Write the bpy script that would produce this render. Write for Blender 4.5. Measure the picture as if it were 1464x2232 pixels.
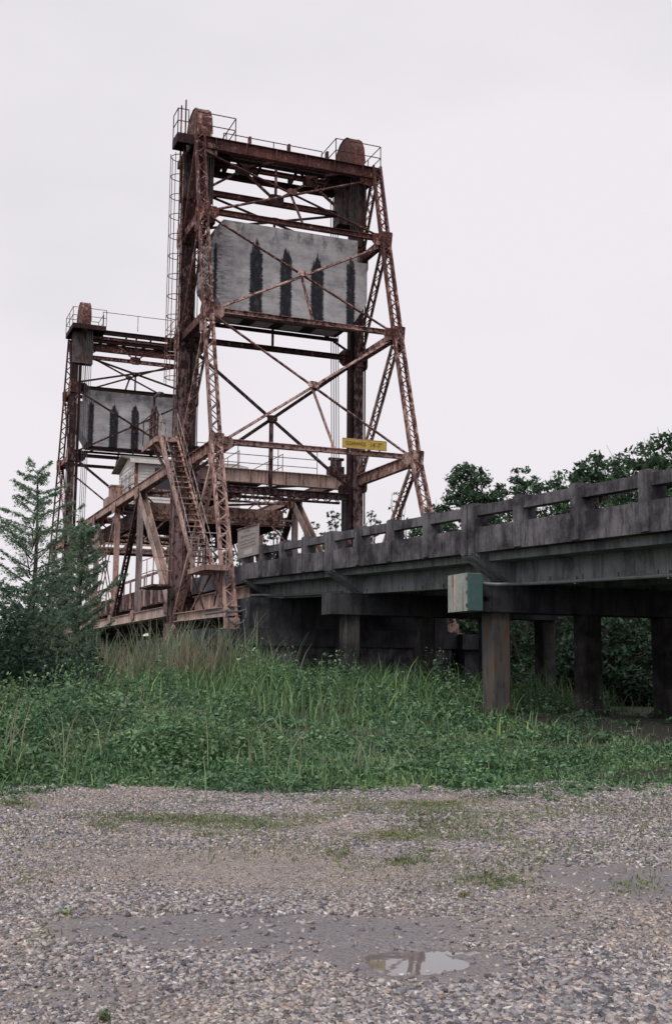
import bpy, math, random
import numpy as np
from mathutils import Vector, Matrix
random.seed(7); rng = np.random.default_rng(11)
S = bpy.context.scene
for o in list(bpy.data.objects): bpy.data.objects.remove(o)

# ------------------------------------------------------------------ camera
FPX = 2489.0; YAW = .386; PITCH = .14; ROLL = .008
CAM = Vector((-10.149, -40.202, 1.6))
_cy, _sy = math.cos(YAW), math.sin(YAW)
FW = Vector((_sy*math.cos(PITCH), _cy*math.cos(PITCH), math.sin(PITCH)))
_r = Vector((_cy, -_sy, 0)); _u = _r.cross(FW)
_c, _s = math.cos(ROLL), math.sin(ROLL)
RT = _c*_r + _s*_u; UP = -_s*_r + _c*_u
cd = bpy.data.cameras.new('camera'); cam = bpy.data.objects.new('camera', cd)
S.collection.objects.link(cam); S.camera = cam
m = Matrix.Identity(4)
for i in range(3):
    m[i][0] = RT[i]; m[i][1] = UP[i]; m[i][2] = -FW[i]; m[i][3] = CAM[i]
cam.matrix_world = m
cd.sensor_fit = 'VERTICAL'; cd.sensor_height = 36; cd.lens = FPX/2232*36
cd.clip_end = 3000; cd.clip_start = .1
GZ = .8            # level of the gravel lot
def at(px, py, z=GZ):
    """ground point seen at a photo position"""
    d = FW + RT*((px-732)/FPX) - UP*((py-1116)/FPX)
    t = (z-CAM.z)/d.z
    return CAM + d*t

# ------------------------------------------------------------------ sky and sun (overcast)
SUN_EL, SUN_ROT = math.radians(48), math.radians(215)
w = bpy.data.worlds.new('World'); S.world = w; w.use_nodes = True
nt = w.node_tree; nt.nodes.clear()
out = nt.nodes.new('ShaderNodeOutputWorld')
sky = nt.nodes.new('ShaderNodeTexSky'); sky.sky_type = 'NISHITA'; sky.sun_disc = False
sky.sun_elevation = SUN_EL; sky.sun_rotation = SUN_ROT
sky.dust_density = 4
bg1 = nt.nodes.new('ShaderNodeBackground'); bg1.inputs[1].default_value = .05
nt.links.new(sky.outputs[0], bg1.inputs[0])
# cloud layer: pale grey-lilac overcast with faint soft structure
tc = nt.nodes.new('ShaderNodeTexCoord'); mp = nt.nodes.new('ShaderNodeMapping')
mp.inputs['Scale'].default_value = (1.2, 1.2, 3.0)
nz = nt.nodes.new('ShaderNodeTexNoise'); nz.inputs['Scale'].default_value = 1.3; nz.inputs['Detail'].default_value = 5
cr = nt.nodes.new('ShaderNodeValToRGB')
cr.color_ramp.elements[0].position = .32; cr.color_ramp.elements[0].color = (.76, .735, .775, 1)
cr.color_ramp.elements[1].position = .62; cr.color_ramp.elements[1].color = (.91, .872, .915, 1)
nt.links.new(tc.outputs['Generated'], mp.inputs[0]); nt.links.new(mp.outputs[0], nz.inputs['Vector'])
nt.links.new(nz.outputs[0], cr.inputs[0])
bg2 = nt.nodes.new('ShaderNodeBackground'); bg2.inputs[1].default_value = 1.0
nt.links.new(cr.outputs[0], bg2.inputs[0])
mx = nt.nodes.new('ShaderNodeMixShader'); mx.inputs[0].default_value = .94
nt.links.new(bg1.outputs[0], mx.inputs[1]); nt.links.new(bg2.outputs[0], mx.inputs[2])
nt.links.new(mx.outputs[0], out.inputs[0])
sl = bpy.data.lights.new('sun', 'SUN'); sl.energy = 1.4; sl.angle = math.radians(20); sl.color = (1, .96, .9)
so = bpy.data.objects.new('sun', sl); S.collection.objects.link(so)
_d = Vector((-.75, -.62, 0)).normalized()*math.cos(SUN_EL) + Vector((0, 0, math.sin(SUN_EL)))   # towards the sun
so.rotation_euler = _d.to_track_quat('Z', 'Y').to_euler()
S.view_settings.view_transform = 'Standard'; S.view_settings.look = 'None'
S.view_settings.exposure = 0; S.view_settings.gamma = 1
S.render.engine = 'CYCLES'
S.cycles.max_bounces = 5; S.cycles.transparent_max_bounces = 8

# ------------------------------------------------------------------ materials
def newmat(name):
    mt = bpy.data.materials.new(name); mt.use_nodes = True
    n = mt.node_tree; b = n.nodes['Principled BSDF']
    return mt, n, b
def N(n, t, **k):
    nd = n.nodes.new(t)
    for a, v in k.items():
        if a in nd.inputs: nd.inputs[a].default_value = v
        else: setattr(nd, a, v)
    return nd
def noise(n, scale, detail=6, rough=.6, stretch=(1, 1, 1), obj=False, dist=0):
    g = N(n, 'ShaderNodeTexCoord').outputs['Object'] if obj else N(n, 'ShaderNodeNewGeometry').outputs['Position']
    mp = N(n, 'ShaderNodeMapping'); mp.inputs['Scale'].default_value = stretch
    n.links.new(g, mp.inputs[0])
    t = N(n, 'ShaderNodeTexNoise', Scale=scale, Detail=detail, Roughness=rough, Distortion=dist)
    n.links.new(mp.outputs[0], t.inputs['Vector']); return t.outputs[0]
def ramp(n, src, stops, interp='LINEAR'):
    r = N(n, 'ShaderNodeValToRGB'); r.color_ramp.interpolation = interp
    e = r.color_ramp.elements
    while len(e) < len(stops): e.new(.5)
    for i, (p, c) in enumerate(stops):
        e[i].position = p
        if not isinstance(c, tuple): c = (c, c, c)
        e[i].color = (*c, 1)
    n.links.new(src, r.inputs[0]); return r.outputs[0]
def mix(n, fac, a, b, bt='MIX'):
    m = N(n, 'ShaderNodeMix', data_type='RGBA', blend_type=bt)
    for s, v in ((0, fac), (6, a), (7, b)):
        if hasattr(v, 'links'): n.links.new(v, m.inputs[s])
        elif isinstance(v, tuple): m.inputs[s].default_value = (*v, 1)
        else: m.inputs[s].default_value = v
    return m.outputs[2]
def bump(n, b, src, st=.4, d=.01):
    bp = N(n, 'ShaderNodeBump', Strength=st, Distance=d)
    n.links.new(src, bp.inputs['Height']); n.links.new(bp.outputs[0], b.inputs['Normal'])

def steel(name, paint, cover, dark=(.035, .022, .026), red=(.17, .062, .045)):
    """weathered paint over rust; cover = share of paint left (0..1)"""
    mt, n, b = newmat(name)
    patches = noise(n, 6.0, 12, .78, (1, 1, .5))
    fine = noise(n, 11, 9, .8)
    streak = noise(n, 3.0, 6, .6, (3.2, 3.2, .28))
    rust = ramp(n, fine, [(.38, dark), (.5, tuple(x*.5 for x in red)), (.6, red)])
    rust = mix(n, ramp(n, streak, [(.48, 0.), (.62, .7)]), rust, dark)
    lo = .6-.32*cover
    # paint has survived better low down than on the exposed tops
    sz = N(n, 'ShaderNodeSeparateXYZ'); n.links.new(N(n, 'ShaderNodeNewGeometry').outputs['Position'], sz.inputs[0])
    hz = N(n, 'ShaderNodeMapRange'); hz.inputs[1].default_value = 4; hz.inputs[2].default_value = 21; hz.inputs[3].default_value = .055; hz.inputs[4].default_value = -.085
    n.links.new(sz.outputs[2], hz.inputs[0]); oi = N(n, 'ShaderNodeObjectInfo'); rv = N(n, 'ShaderNodeMapRange'); rv.inputs[3].default_value = -.065; rv.inputs[4].default_value = .05; n.links.new(oi.outputs['Random'], rv.inputs[0])
    a0 = N(n, 'ShaderNodeMath', operation='ADD'); n.links.new(hz.outputs[0], a0.inputs[0]); n.links.new(rv.outputs[0], a0.inputs[1])
    ad = N(n, 'ShaderNodeMath', operation='ADD'); n.links.new(patches, ad.inputs[0]); n.links.new(a0.outputs[0], ad.inputs[1])
    msk = ramp(n, ad.outputs[0], [(lo, 0.), (lo+.06, 1.)])
    pt = mix(n, ramp(n, fine, [(.4, 0.), (.66, .8)]), paint, tuple(x*.6 for x in paint))
    pt = mix(n, ramp(n, streak, [(.5, 0.), (.66, .7)]), pt, (.15, .06, .05))
    col = mix(n, msk, rust, pt)
    wth = ramp(n, noise(n, .55, 5, .6), [(.35, (.5, .47, .5)), (.6, (1.05, 1., 1.))])
    col = mix(n, 1., col, wth, 'MULTIPLY')
    n.links.new(col, b.inputs['Base Color'])
    b.inputs['Roughness'].default_value = .82
    b.inputs['Specular IOR Level'].default_value = .25
    bump(n, b, fine, .5, .008)
    return mt
M = {}
M['rust'] = steel('rusty_steel', (.62, .44, .39), .4, (.035, .022, .026), (.23, .098, .082))
M['rust_dark'] = steel('dark_rusty_steel', (.28, .2, .2), .24, (.012, .01, .015), (.09, .04, .04))
M['rust_pale'] = steel('pale_painted_rusty_steel', (.7, .56, .49), .66, (.07, .035, .03), (.34, .13, .075))
M['rust_mid'] = steel('peeling_painted_steel', (.62, .45, .39), .5, (.05, .026, .026), (.3, .11, .075))
M['plate_grey'] = steel('grey_sheet_steel', (.13, .14, .15), .6, (.03, .022, .024), (.16, .07, .05))
M['galv'] = steel('light_rail_steel', (.5, .45, .43), .6, (.09, .05, .04), (.22, .11, .08))

def concrete(name, base, dark, amount, streaks=True):
    mt, n, b = newmat(name)
    big = noise(n, 1.1, 9, .68); fine = noise(n, 22, 6, .7)
    st = noise(n, 1.7, 9, .75, (3.2, 3.2, .45), dist=.6)
    c = mix(n, ramp(n, fine, [(.35, 0.), (.7, .5)]), base, tuple(x*.72 for x in base))
    c = mix(n, ramp(n, big, [(.55-amount*.35, 0.), (.68-amount*.2, 1.)]), c, dark)
    if streaks: c = mix(n, ramp(n, st, [(.48, 0.), (.6, .78)]), c, dark)
    n.links.new(c, b.inputs['Base Color']); b.inputs['Roughness'].default_value = .95
    b.inputs['Specular IOR Level'].default_value = .15
    bump(n, b, mix(n, .4, fine, big), .5, .015)
    return mt
M['conc_dark'] = concrete('mildewed_concrete', (.19, .18, .195), (.035, .032, .04), .36)
M['conc_under'] = concrete('skylit_face_concrete', (.27, .295, .3), (.1, .108, .115), .12)  # paler tone stands for skylight on the slab and girder faces
M['conc_pier'] = concrete('pier_concrete', (.085, .086, .098), (.03, .03, .036), .3)  # base colour lowered to carry the gloom under the bridge
M['conc_pale'] = concrete('pile_concrete', (.1, .095, .095), (.022, .02, .022), .5)  # piles darkened in colour, standing in for deck shade
M['asphalt'] = concrete('asphalt', (.06, .06, .06), (.04, .04, .04), .3, False)

def counterweight_mat():
    """board-formed grey concrete carrying tall dark drip stains that start in points"""
    mt, n, b = newmat('stained_counterweight_concrete')
    tc = N(n, 'ShaderNodeTexCoord'); sp = N(n, 'ShaderNodeSeparateXYZ'); n.links.new(tc.outputs['Object'], sp.inputs[0])
    X, Z = sp.outputs[0], sp.outputs[2]
    def mth(op, a, b_=None, clamp=False):
        q = N(n, 'ShaderNodeMath', operation=op, use_clamp=clamp)
        for i, v in enumerate((a, b_)):
            if v is None: continue
            if hasattr(v, 'links'): n.links.new(v, q.inputs[i])
            else: q.inputs[i].default_value = v
        return q.outputs[0]
    wob = mth('MULTIPLY', mth('SUBTRACT', noise(n, 2.0, 8, .8, (1.6, 1, 9), True), .5), .3)
    wob2 = mth('MULTIPLY', mth('SUBTRACT', noise(n, 3.0, 6, .8, (5, 5, .6), True), .5), 1.5)
    total = None
    for cx, wd, top in ((-1.3, .27, 2.85), (-.14, .25, 2.72), (1.1, .28, 2.6), (2.45, .2, 2.75), (-2.85, .1, 2.5)):
        dx = mth('ABSOLUTE', mth('ADD', mth('SUBTRACT', X, cx), wob))
        below = mth('SUBTRACT', mth('ADD', top, wob2), Z)
        hw = mth('MINIMUM', mth('ADD', mth('MULTIPLY', mth('MAXIMUM', below, 0.), .55), .02), wd)
        inside = mth('DIVIDE', mth('SUBTRACT', hw, dx), .05, True)
        inside = mth('MULTIPLY', inside, mth('DIVIDE', below, .06, True), True)
        total = inside if total is None else mth('MAXIMUM', total, inside)
    # rough left margin of smudges
    lm = mth('MULTIPLY', mth('DIVIDE', mth('SUBTRACT', -2.0, X), .9, True), ramp(n, noise(n, 2.2, 9, .75, (1, 1, 4), True), [(.45, 0.), (.6, 1.)]))
    total = mth('MAXIMUM', total, lm)
    base = ramp(n, noise(n, 1.3, 10, .72, (1, 1, 1.2), True), [(.32, (.22, .22, .24)), (.5, (.42, .41, .425)), (.68, (.56, .54, .55))])
    topd = ramp(n, noise(n, 1.7, 8, .7, (1.5, 1.5, .8), True), [(.5, 0.), (.62, .8)])
    topm = mth('DIVIDE', mth('SUBTRACT', Z, 2.2), 1.0, True)
    base = mix(n, mth('MULTIPLY', topd, topm), base, (.13, .125, .14))
    boards = N(n, 'ShaderNodeTexBrick', Scale=1.0); boards.inputs['Brick Width'].default_value = 2.2; boards.inputs['Row Height'].default_value = .19
    boards.inputs['Mortar Size'].default_value = .006; boards.inputs['Color1'].default_value = (1, 1, 1, 1); boards.inputs['Color2'].default_value = (.93, .93, .93, 1); boards.inputs['Mortar'].default_value = (.7, .7, .7, 1)
    cb = N(n, 'ShaderNodeCombineXYZ'); n.links.new(X, cb.inputs[0]); n.links.new(Z, cb.inputs[1]); n.links.new(cb.outputs[0], boards.inputs['Vector'])
    base = mix(n, 1., base, boards.outputs[0], 'MULTIPLY')
    col = mix(n, mth('MULTIPLY', total, ramp(n, noise(n, 5, 6, .75, (2, 1, .7), True), [(.3, .85), (.5, 1.)])), base, (.012, .013, .02))
    n.links.new(col, b.inputs['Base Color']); b.inputs['Roughness'].default_value = .93
    bump(n, b, noise(n, 20, 5, .7, (1, 1, 1), True), .4, .01)
    return mt
M['cw'] = counterweight_mat()

def flat(name, col, rough=.6, var=.25, scale=6, metallic=0):
    mt, n, b = newmat(name)
    c = mix(n, ramp(n, noise(n, scale, 7, .7), [(.35, 0.), (.7, 1.)]), col, tuple(x*(1-var) for x in col))
    n.links.new(c, b.inputs['Base Color']); b.inputs['Roughness'].default_value = rough
    b.inputs['Metallic'].default_value = metallic
    return mt
M['white_wood'] = flat('weathered_white_boards', (.8, .77, .75), .7, .25, 3)
M['roof'] = flat('mossy_roof_felt', (.2, .19, .15), .9, .5, 5)
M['glass'] = flat('dark_window_glass', (.03, .035, .045), .15, .2)
M['yellow'] = flat('yellow_sign_paint', (.62, .42, .07), .6, .45, 14)
M['black'] = flat('black_lettering', (.05, .03, .02), .7, .2)
M['sign_wood'] = flat('grey_weathered_board', (.36, .33, .31), .9, .35, 14)
M['faded'] = flat('faded_lettering', (.2, .18, .18), .9, .4, 30)
M['white_paint'] = flat('whitewash', (.5, .47, .46), .9, .3, 30)
M['cable'] = flat('steel_cable', (.06, .05, .055), .6, .4, 20)
M['pipe'] = flat('galvanised_pipe', (.3, .31, .33), .5, .3, 10, .3)
M['hose'] = flat('grey_rubber_cable', (.12, .13, .145), .6, .3, 10)
M['box_light'] = steel('pale_green_sheet', (.36, .42, .37), .8, (.1, .05, .03), (.3, .16, .08))
M['box_teal'] = flat('teal_door_paint', (.085, .17, .165), .6, .25, 12)
M['beacon'] = flat('beacon_lens', (.2, .2, .2), .3, .2)

def rustpile():
    mt, n, b = newmat('rust_stained_pile')
    st = noise(n, 2.0, 9, .75, (4, 4, .5))
    c = ramp(n, st, [(.38, (.03, .028, .03)), (.52, (.1, .095, .095)), (.6, (.12, .07, .045)), (.7, (.045, .03, .027))])  # rust streaks are real; the dark greys also carry deck shade
    n.links.new(c, b.inputs['Base Color']); b.inputs['Roughness'].default_value = .95
    return mt
M['pile_rusty'] = rustpile()

def leafmat(name, c0, c1, c2, rough=.55, trans=.25):
    mt, n, b = newmat(name)
    g = N(n, 'ShaderNodeNewGeometry')
    big = noise(n, 1.3, 6, .65); hue = noise(n, .75, 5, .7)
    c = ramp(n, g.outputs['Random Per Island'], [(0., c0), (.5, c1), (1., c2)])
    c = mix(n, ramp(n, big, [(.4, 0.), (.62, .55)]), c, (c1[0]*.5, c1[1]*.5, c1[2]*.6))
    c = mix(n, ramp(n, hue, [(.5, 0.), (.66, .28)]), c, mix(n, .55, c, (c2[0]*1.05, c2[1]*.9, c2[2]*.6)))
    n.links.new(c, b.inputs['Base Color']); b.inputs['Roughness'].default_value = rough
    b.inputs['Specular IOR Level'].default_value = .3
    tr = N(n, 'ShaderNodeBsdfTranslucent'); n.links.new(c, tr.inputs[0])
    ms = N(n, 'ShaderNodeMixShader'); ms.inputs[0].default_value = trans
    o = n.nodes['Material Output']
    n.links.new(b.outputs[0], ms.inputs[1]); n.links.new(tr.outputs[0], ms.inputs[2]); n.links.new(ms.outputs[0], o.inputs[0])
    return mt
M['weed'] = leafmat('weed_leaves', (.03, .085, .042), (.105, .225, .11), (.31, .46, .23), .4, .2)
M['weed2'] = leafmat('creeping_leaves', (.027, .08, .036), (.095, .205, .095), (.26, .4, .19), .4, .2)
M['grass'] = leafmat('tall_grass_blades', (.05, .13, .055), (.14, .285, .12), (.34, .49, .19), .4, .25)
M['reed'] = leafmat('reed_blades', (.18, .25, .15), (.25, .32, .2), (.36, .4, .27), .6, .35)
M['straw'] = leafmat('dry_reed_stems', (.27, .2, .15), (.36, .28, .22), (.44, .37, .28), .8)
M['short'] = leafmat('short_grass', (.14, .18, .07), (.21, .25, .1), (.32, .32, .17))
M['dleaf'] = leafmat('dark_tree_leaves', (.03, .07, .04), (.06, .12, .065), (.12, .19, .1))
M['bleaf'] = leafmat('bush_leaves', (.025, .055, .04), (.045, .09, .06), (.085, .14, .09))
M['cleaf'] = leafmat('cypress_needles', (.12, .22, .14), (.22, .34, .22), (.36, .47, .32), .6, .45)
M['uleaf'] = leafmat('shade_toned_leaves', (.012, .03, .02), (.022, .052, .03), (.045, .085, .05))  # darker leaf copy with the under-deck shade put into its colour
M['bark'] = flat('grey_bark', (.09, .075, .07), .95, .5, 12)

def groundmat():
    mt, n, b = newmat('wet_gravelly_ground')
    a = N(n, 'ShaderNodeAttribute', attribute_name='wet')
    gr = N(n, 'ShaderNodeAttribute', attribute_name='soil')
    f = noise(n, 90, 6, .7); bg = noise(n, 2.4, 6, .6)
    vz = N(n, 'ShaderNodeTexVoronoi', Scale=80.); n.links.new(N(n, 'ShaderNodeNewGeometry').outputs['Position'], vz.inputs['Vector'])
    peb = mix(n, .5, vz.outputs['Color'], (.5, .5, .5)); bwv = N(n, 'ShaderNodeRGBToBW'); n.links.new(peb, bwv.inputs[0])
    c = ramp(n, bwv.outputs[0], [(.25, (.07, .062, .068)), (.5, (.2, .175, .175)), (.75, (.42, .375, .36))])
    c = mix(n, ramp(n, f, [(.3, .2), (.7, .8)]), c, mix(n, ramp(n, bg, [(.4, 0.), (.6, 1.)]), (.24, .205, .185), (.4, .32, .25)))
    mud = mix(n, ramp(n, f, [(.4, 0.), (.6, 1.)]), (.12, .108, .115), (.25, .228, .235))
    c = mix(n, a.outputs['Fac'], c, mud)
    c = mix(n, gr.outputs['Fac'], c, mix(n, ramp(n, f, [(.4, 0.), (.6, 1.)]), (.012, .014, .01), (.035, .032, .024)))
    n.links.new(c, b.inputs['Base Color'])
    r = ramp(n, a.outputs['Fac'], [(0., .95), (1., .55)]); n.links.new(r, b.inputs['Roughness'])
    b.inputs['Specular IOR Level'].default_value = .3
    bump(n, b, mix(n, .5, bwv.outputs[0], f), .35, .006)
    return mt
M['ground'] = groundmat()
def stonemat():
    mt, n, b = newmat('crushed_stone')
    g = N(n, 'ShaderNodeNewGeometry')
    c = ramp(n, g.outputs['Random Per Island'], [(0., (.05, .05, .068)), (.28, (.2, .198, .225)), (.52, (.37, .355, .385)), (.72, (.53, .485, .475)), (.87, (.68, .59, .52)), (.92, (.34, .22, .17)), (1., (1., .97, .95))])
    c = mix(n, ramp(n, noise(n, 120, 5, .7), [(.3, 0.), (.7, .5)]), c, (.2, .18, .175))
    c = mix(n, ramp(n, noise(n, 1.5, 5, .6), [(.5, 0.), (.66, .4)]), c, mix(n, .5, c, (.52, .4, .29)))
    n.links.new(c, b.inputs['Base Color']); b.inputs['Roughness'].default_value = .75
    b.inputs['Specular IOR Level'].default_value = .35
    return mt
M['stone'] = stonemat()
def watermat(name, col, rough, bmp):
    mt, n, b = newmat(name)
    b.inputs['Base Color'].default_value = (*col, 1); b.inputs['Roughness'].default_value = rough
    b.inputs['IOR'].default_value = 1.33; b.inputs['Specular IOR Level'].default_value = .6
    if bmp: bump(n, b, noise(n, 3, 4, .6), bmp, .05)
    return mt
M['puddle'] = watermat('puddle_water', (.17, .155, .155), .02, .006); M['puddle'].node_tree.nodes['Principled BSDF'].inputs['IOR'].default_value = 1.55
M['dark_puddle'] = watermat('shallow_dark_puddle', (.045, .042, .04), .22, .1)
M['river'] = watermat('river_water', (.05, .06, .05), .08, .3)

# ------------------------------------------------------------------ mesh helpers
COL = S.collection
ORG = [Vector((0, 0, 0))]
def tag(o, label=None, cat=None, group=None, kind=None):
    if label: o['label'] = label
    if cat: o['category'] = cat
    if group: o['group'] = group
    if kind: o['kind'] = kind
    return o
class MB:
    def __init__(s): s.v = []; s.f = []
    def poly(s, pts, ext=None):
        """closed outline; ext vector extrudes it into a solid"""
        n = len(pts); b = len(s.v); pts = [Vector(p) for p in pts]
        s.v += pts
        if ext is None: s.f.append(tuple(range(b, b+n))); return s
        e = Vector(ext); s.v += [p+e for p in pts]
        s.f.append(tuple(range(b+n-1, b-1, -1))); s.f.append(tuple(range(b+n, b+2*n)))
        for i in range(n): j = (i+1) % n; s.f.append((b+i, b+j, b+n+j, b+n+i))
        return s
    def box(s, x0, x1, y0, y1, z0, z1):
        return s.poly([(x0, y0, z0), (x1, y0, z0), (x1, y1, z0), (x0, y1, z0)], (0, 0, z1-z0))
    def frame(s, p, q, side):
        p, q = Vector(p), Vector(q); d = (q-p).normalized(); sd = Vector(side); sd = (sd-d*sd.dot(d)).normalized()
        return p, q, d, sd, d.cross(sd)
    def bar(s, p, q, w, h, side=(1, 0, 0), off=(0, 0)):
        """rectangular bar, w along side, h along the normal"""
        p, q, d, a, b = s.frame(p, q, side); o = a*off[0]+b*off[1]; p = p+o; q = q+o
        return s.poly([p-a*w/2-b*h/2, p+a*w/2-b*h/2, p+a*w/2+b*h/2, p-a*w/2+b*h/2], q-p)
    def ibeam(s, p, q, w, h, side=(1, 0, 0), t=.02):
        """w = flange width along side, h = depth"""
        s.bar(p, q, t, h-2*t, side)
        s.bar(p, q, w, t, side, (0, h/2-t/2)); return s.bar(p, q, w, t, side, (0, -h/2+t/2))
    def angle(s, p, q, w, h, side=(1, 0, 0), t=.016):
        s.bar(p, q, w, t, side, (0, -h/2+t/2)); return s.bar(p, q, t, h-t, side, (-w/2+t/2, t/2))
    def channel(s, p, q, dep, fl, side, sgn, t=.018):
        """web at the outside, facing side; dep along the normal"""
        s.bar(p, q, t, dep, side, (0, 0))
        for k in (-1, 1): s.bar(p, q, fl, t, side, (-sgn*(fl/2+t/2), k*(dep/2-t/2)))
        return s
    def laced(s, p, q, w, dep, side, pitch=.3, lw=.036, fl=.06, both=True):
        p, q, d, a, b = s.frame(p, q, side); L = (q-p).length
        for k in (-1, 1): s.channel(p+a*k*w/2, q+a*k*w/2, dep, fl, a, k)
        n = max(2, int(L/pitch)); g = (w/2-fl*.5)
        for f in ((-1, 1) if both else (1,)):
            for i in range(n):
                u0 = p+d*(L*i/n)+a*(g if i % 2 else -g)+b*f*(dep/2+.008); u1 = p+d*(L*(i+1)/n)+a*(-g if i % 2 else g)+b*f*(dep/2+.008)
                s.bar(u0, u1, lw, .012, a if abs(d.dot(a)) < .9 else b)
        return s
    def tube(s, pts, r, seg=6):
        pts = [Vector(p) for p in pts]; b = len(s.v); n = len(pts)
        for i, p in enumerate(pts):
            d = (pts[min(i+1, n-1)]-pts[max(i-1, 0)]).normalized()
            a = d.cross(Vector((0, 0, 1)) if abs(d.z) < .9 else Vector((1, 0, 0))).normalized(); c = d.cross(a)
            rr = r[i] if isinstance(r, (list, tuple)) else r
            for k in range(seg): t = 2*math.pi*k/seg; s.v.append(p+a*math.cos(t)*rr+c*math.sin(t)*rr)
        for i in range(n-1):
            for k in range(seg):
                k2 = (k+1) % seg; s.f.append((b+i*seg+k, b+i*seg+k2, b+(i+1)*seg+k2, b+(i+1)*seg+k))
        s.f.append(tuple(range(b+seg-1, b-1, -1))); s.f.append(tuple(range(b+(n-1)*seg, b+n*seg)))
        return s
    def build(s, name, mat, parent=None, label=None, org=None):
        me = bpy.data.meshes.new(name); o_ = org if org is not None else ORG[0]
        me.from_pydata([tuple(v-o_) for v in s.v], [], s.f); me.update()
        me.materials.append(M[mat] if isinstance(mat, str) else mat)
        o = bpy.data.objects.new(name, me); COL.objects.link(o)
        if parent: o.parent = parent
        else: o.location = o_
        if label: o['label'] = label
        return o
def thing(name, loc, label, cat, group=None):
    o = bpy.data.objects.new(name, None); COL.objects.link(o); o.location = loc
    ORG[0] = Vector(loc); o.empty_display_size = .3
    return tag(o, label, cat, group)
def copy_tree(o, parent=None):
    c = o.copy(); COL.objects.link(c)
    if parent: c.parent = parent
    for ch in list(o.children): copy_tree(ch, c)
    return c
def npmesh(name, V, F, mat, parent=None, loc=None):
    """fast mesh from arrays; F is (n,k)"""
    me = bpy.data.meshes.new(name); k = F.shape[1]
    me.vertices.add(len(V)); me.vertices.foreach_set('co', V.astype(np.float32).ravel())
    me.loops.add(F.size); me.loops.foreach_set('vertex_index', F.astype(np.int32).ravel())
    me.polygons.add(len(F)); me.polygons.foreach_set('loop_start', np.arange(0, F.size, k, dtype=np.int32))
    me.update(calc_edges=True); me.materials.append(M[mat] if isinstance(mat, str) else mat)
    o = bpy.data.objects.new(name, me); COL.objects.link(o)
    if parent: o.parent = parent
    elif loc is not None: o.location = loc
    return o

# ------------------------------------------------------------------ ground height
def smooth(t): t = np.clip(t, 0, 1); return t*t*(3-2*t)
_E = [at(*q) for q in ((-900, 1750), (-300, 1745), (0, 1740), (180, 1722), (270, 1703), (420, 1712), (700, 1728), (1000, 1730), (1100, 1742), (1300, 1725), (1464, 1712), (1800, 1700))]
XF = np.array([-40]+[p.x for p in _E]+[6, 40.]); YF = np.array([-33]+[p.y for p in _E]+[-33, -36.])
def edge_y(x): return np.interp(x, XF, YF)          # where the weeds begin
def ell(x, y, c, ru, rv):
    """distance in an ellipse lying square to the view of the lot"""
    dx, dy = x-c[0], y-c[1]; u = dx*_cy-dy*_sy; v = dx*_sy+dy*_cy
    return np.sqrt((u/ru)**2+(v/rv)**2)
P_MUD = at(590, 2030); P_PUD = at(895, 2090); P_WET = at(1400, 1925); P_PUD2 = at(1010, 2068); P_MUD2 = at(250, 2150)
def wob(x, y):
    x, y = x*2, y*2; return .5*np.sin(x*3.1+y*1.7)+.3*np.sin(x*7.3-y*5.1+1)+.25*np.sin(x*15+y*13+2)+.15*np.sin(-x*31+y*27)
def pudd(x, y):
    w_ = wob(x, y)*.22
    return np.maximum(np.maximum(smooth((1.35-ell(x, y, P_PUD, .17, .14)+w_)), smooth((1.2-ell(x, y, P_PUD2, .17, .06)+w_))), smooth(1.2-ell(x, y, P_WET, .32, .36)+w_)*.8)
def wetf(x, y):
    w_ = wob(x, y)*.3
    return np.clip(np.maximum.reduce([smooth(1.8-ell(x, y, P_MUD, .66, .19)+w_)*1.0, smooth(1.6-ell(x, y, P_PUD, .27, .22)+w_), smooth(1.4-ell(x, y, P_WET, .45, .5)+w_), .6*smooth(1.3-ell(x, y, P_MUD2, .45, .15)+w_)]), 0, 1)
def hgt(x, y):
    x = np.asarray(x, float); y = np.asarray(y, float)
    h = GZ+.008*np.sin(x*1.3+y*.7)+.005*np.sin(x*4.9-y*4.1)+.002*np.sin(x*18+y*16)+.0014*np.sin(x*34-y*38)
    d = y-edge_y(x)
    bank = smooth((d-6)/10)*np.where(x < 0, .15, np.clip(.15-x*.05, -.2, .15))
    h = h+bank
    h = h-smooth((y+4)/6)*(2.6)                       # falls to the bayou
    h = h+smooth((y-30)/8)*3.0
    return h-.022*pudd(x, y)
def axis(segs):
    a = [segs[0][0]]
    for lo, hi, st in segs:
        n = max(1, int(round((hi-lo)/st))); a += list(np.linspace(lo, hi, n+1)[1:])
    return np.array(a)
gx = axis([(-900, -60, 120), (-60, -12, 4), (-12, -3.5, .035), (-3.5, 6, .3), (6, 60, 3), (60, 900, 120)])
gy = axis([(-300, -60, 60), (-60, -39, 2), (-39, -31, .03), (-31, -22, .3), (-22, -8, .5), (-8, 45, 2), (45, 1500, 145)])
GX, GY = np.meshgrid(gx, gy); V = np.stack([GX, GY, hgt(GX, GY)], -1).reshape(-1, 3)
ni, nj = len(gy), len(gx); I = np.arange(ni*nj).reshape(ni, nj)
F = np.stack([I[:-1, :-1], I[:-1, 1:], I[1:, 1:], I[1:, :-1]], -1).reshape(-1, 4)
g = npmesh('ground', V, F, 'ground'); tag(g, kind='structure')
at1 = g.data.attributes.new('wet', 'FLOAT', 'POINT'); at1.data.foreach_set('value', wetf(V[:, 0], V[:, 1]).astype(np.float32))
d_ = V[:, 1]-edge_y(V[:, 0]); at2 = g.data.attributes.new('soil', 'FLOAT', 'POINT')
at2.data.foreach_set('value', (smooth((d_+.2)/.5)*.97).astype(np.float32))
g.data.polygons.foreach_set('use_smooth', np.ones(len(F), bool))
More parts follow.
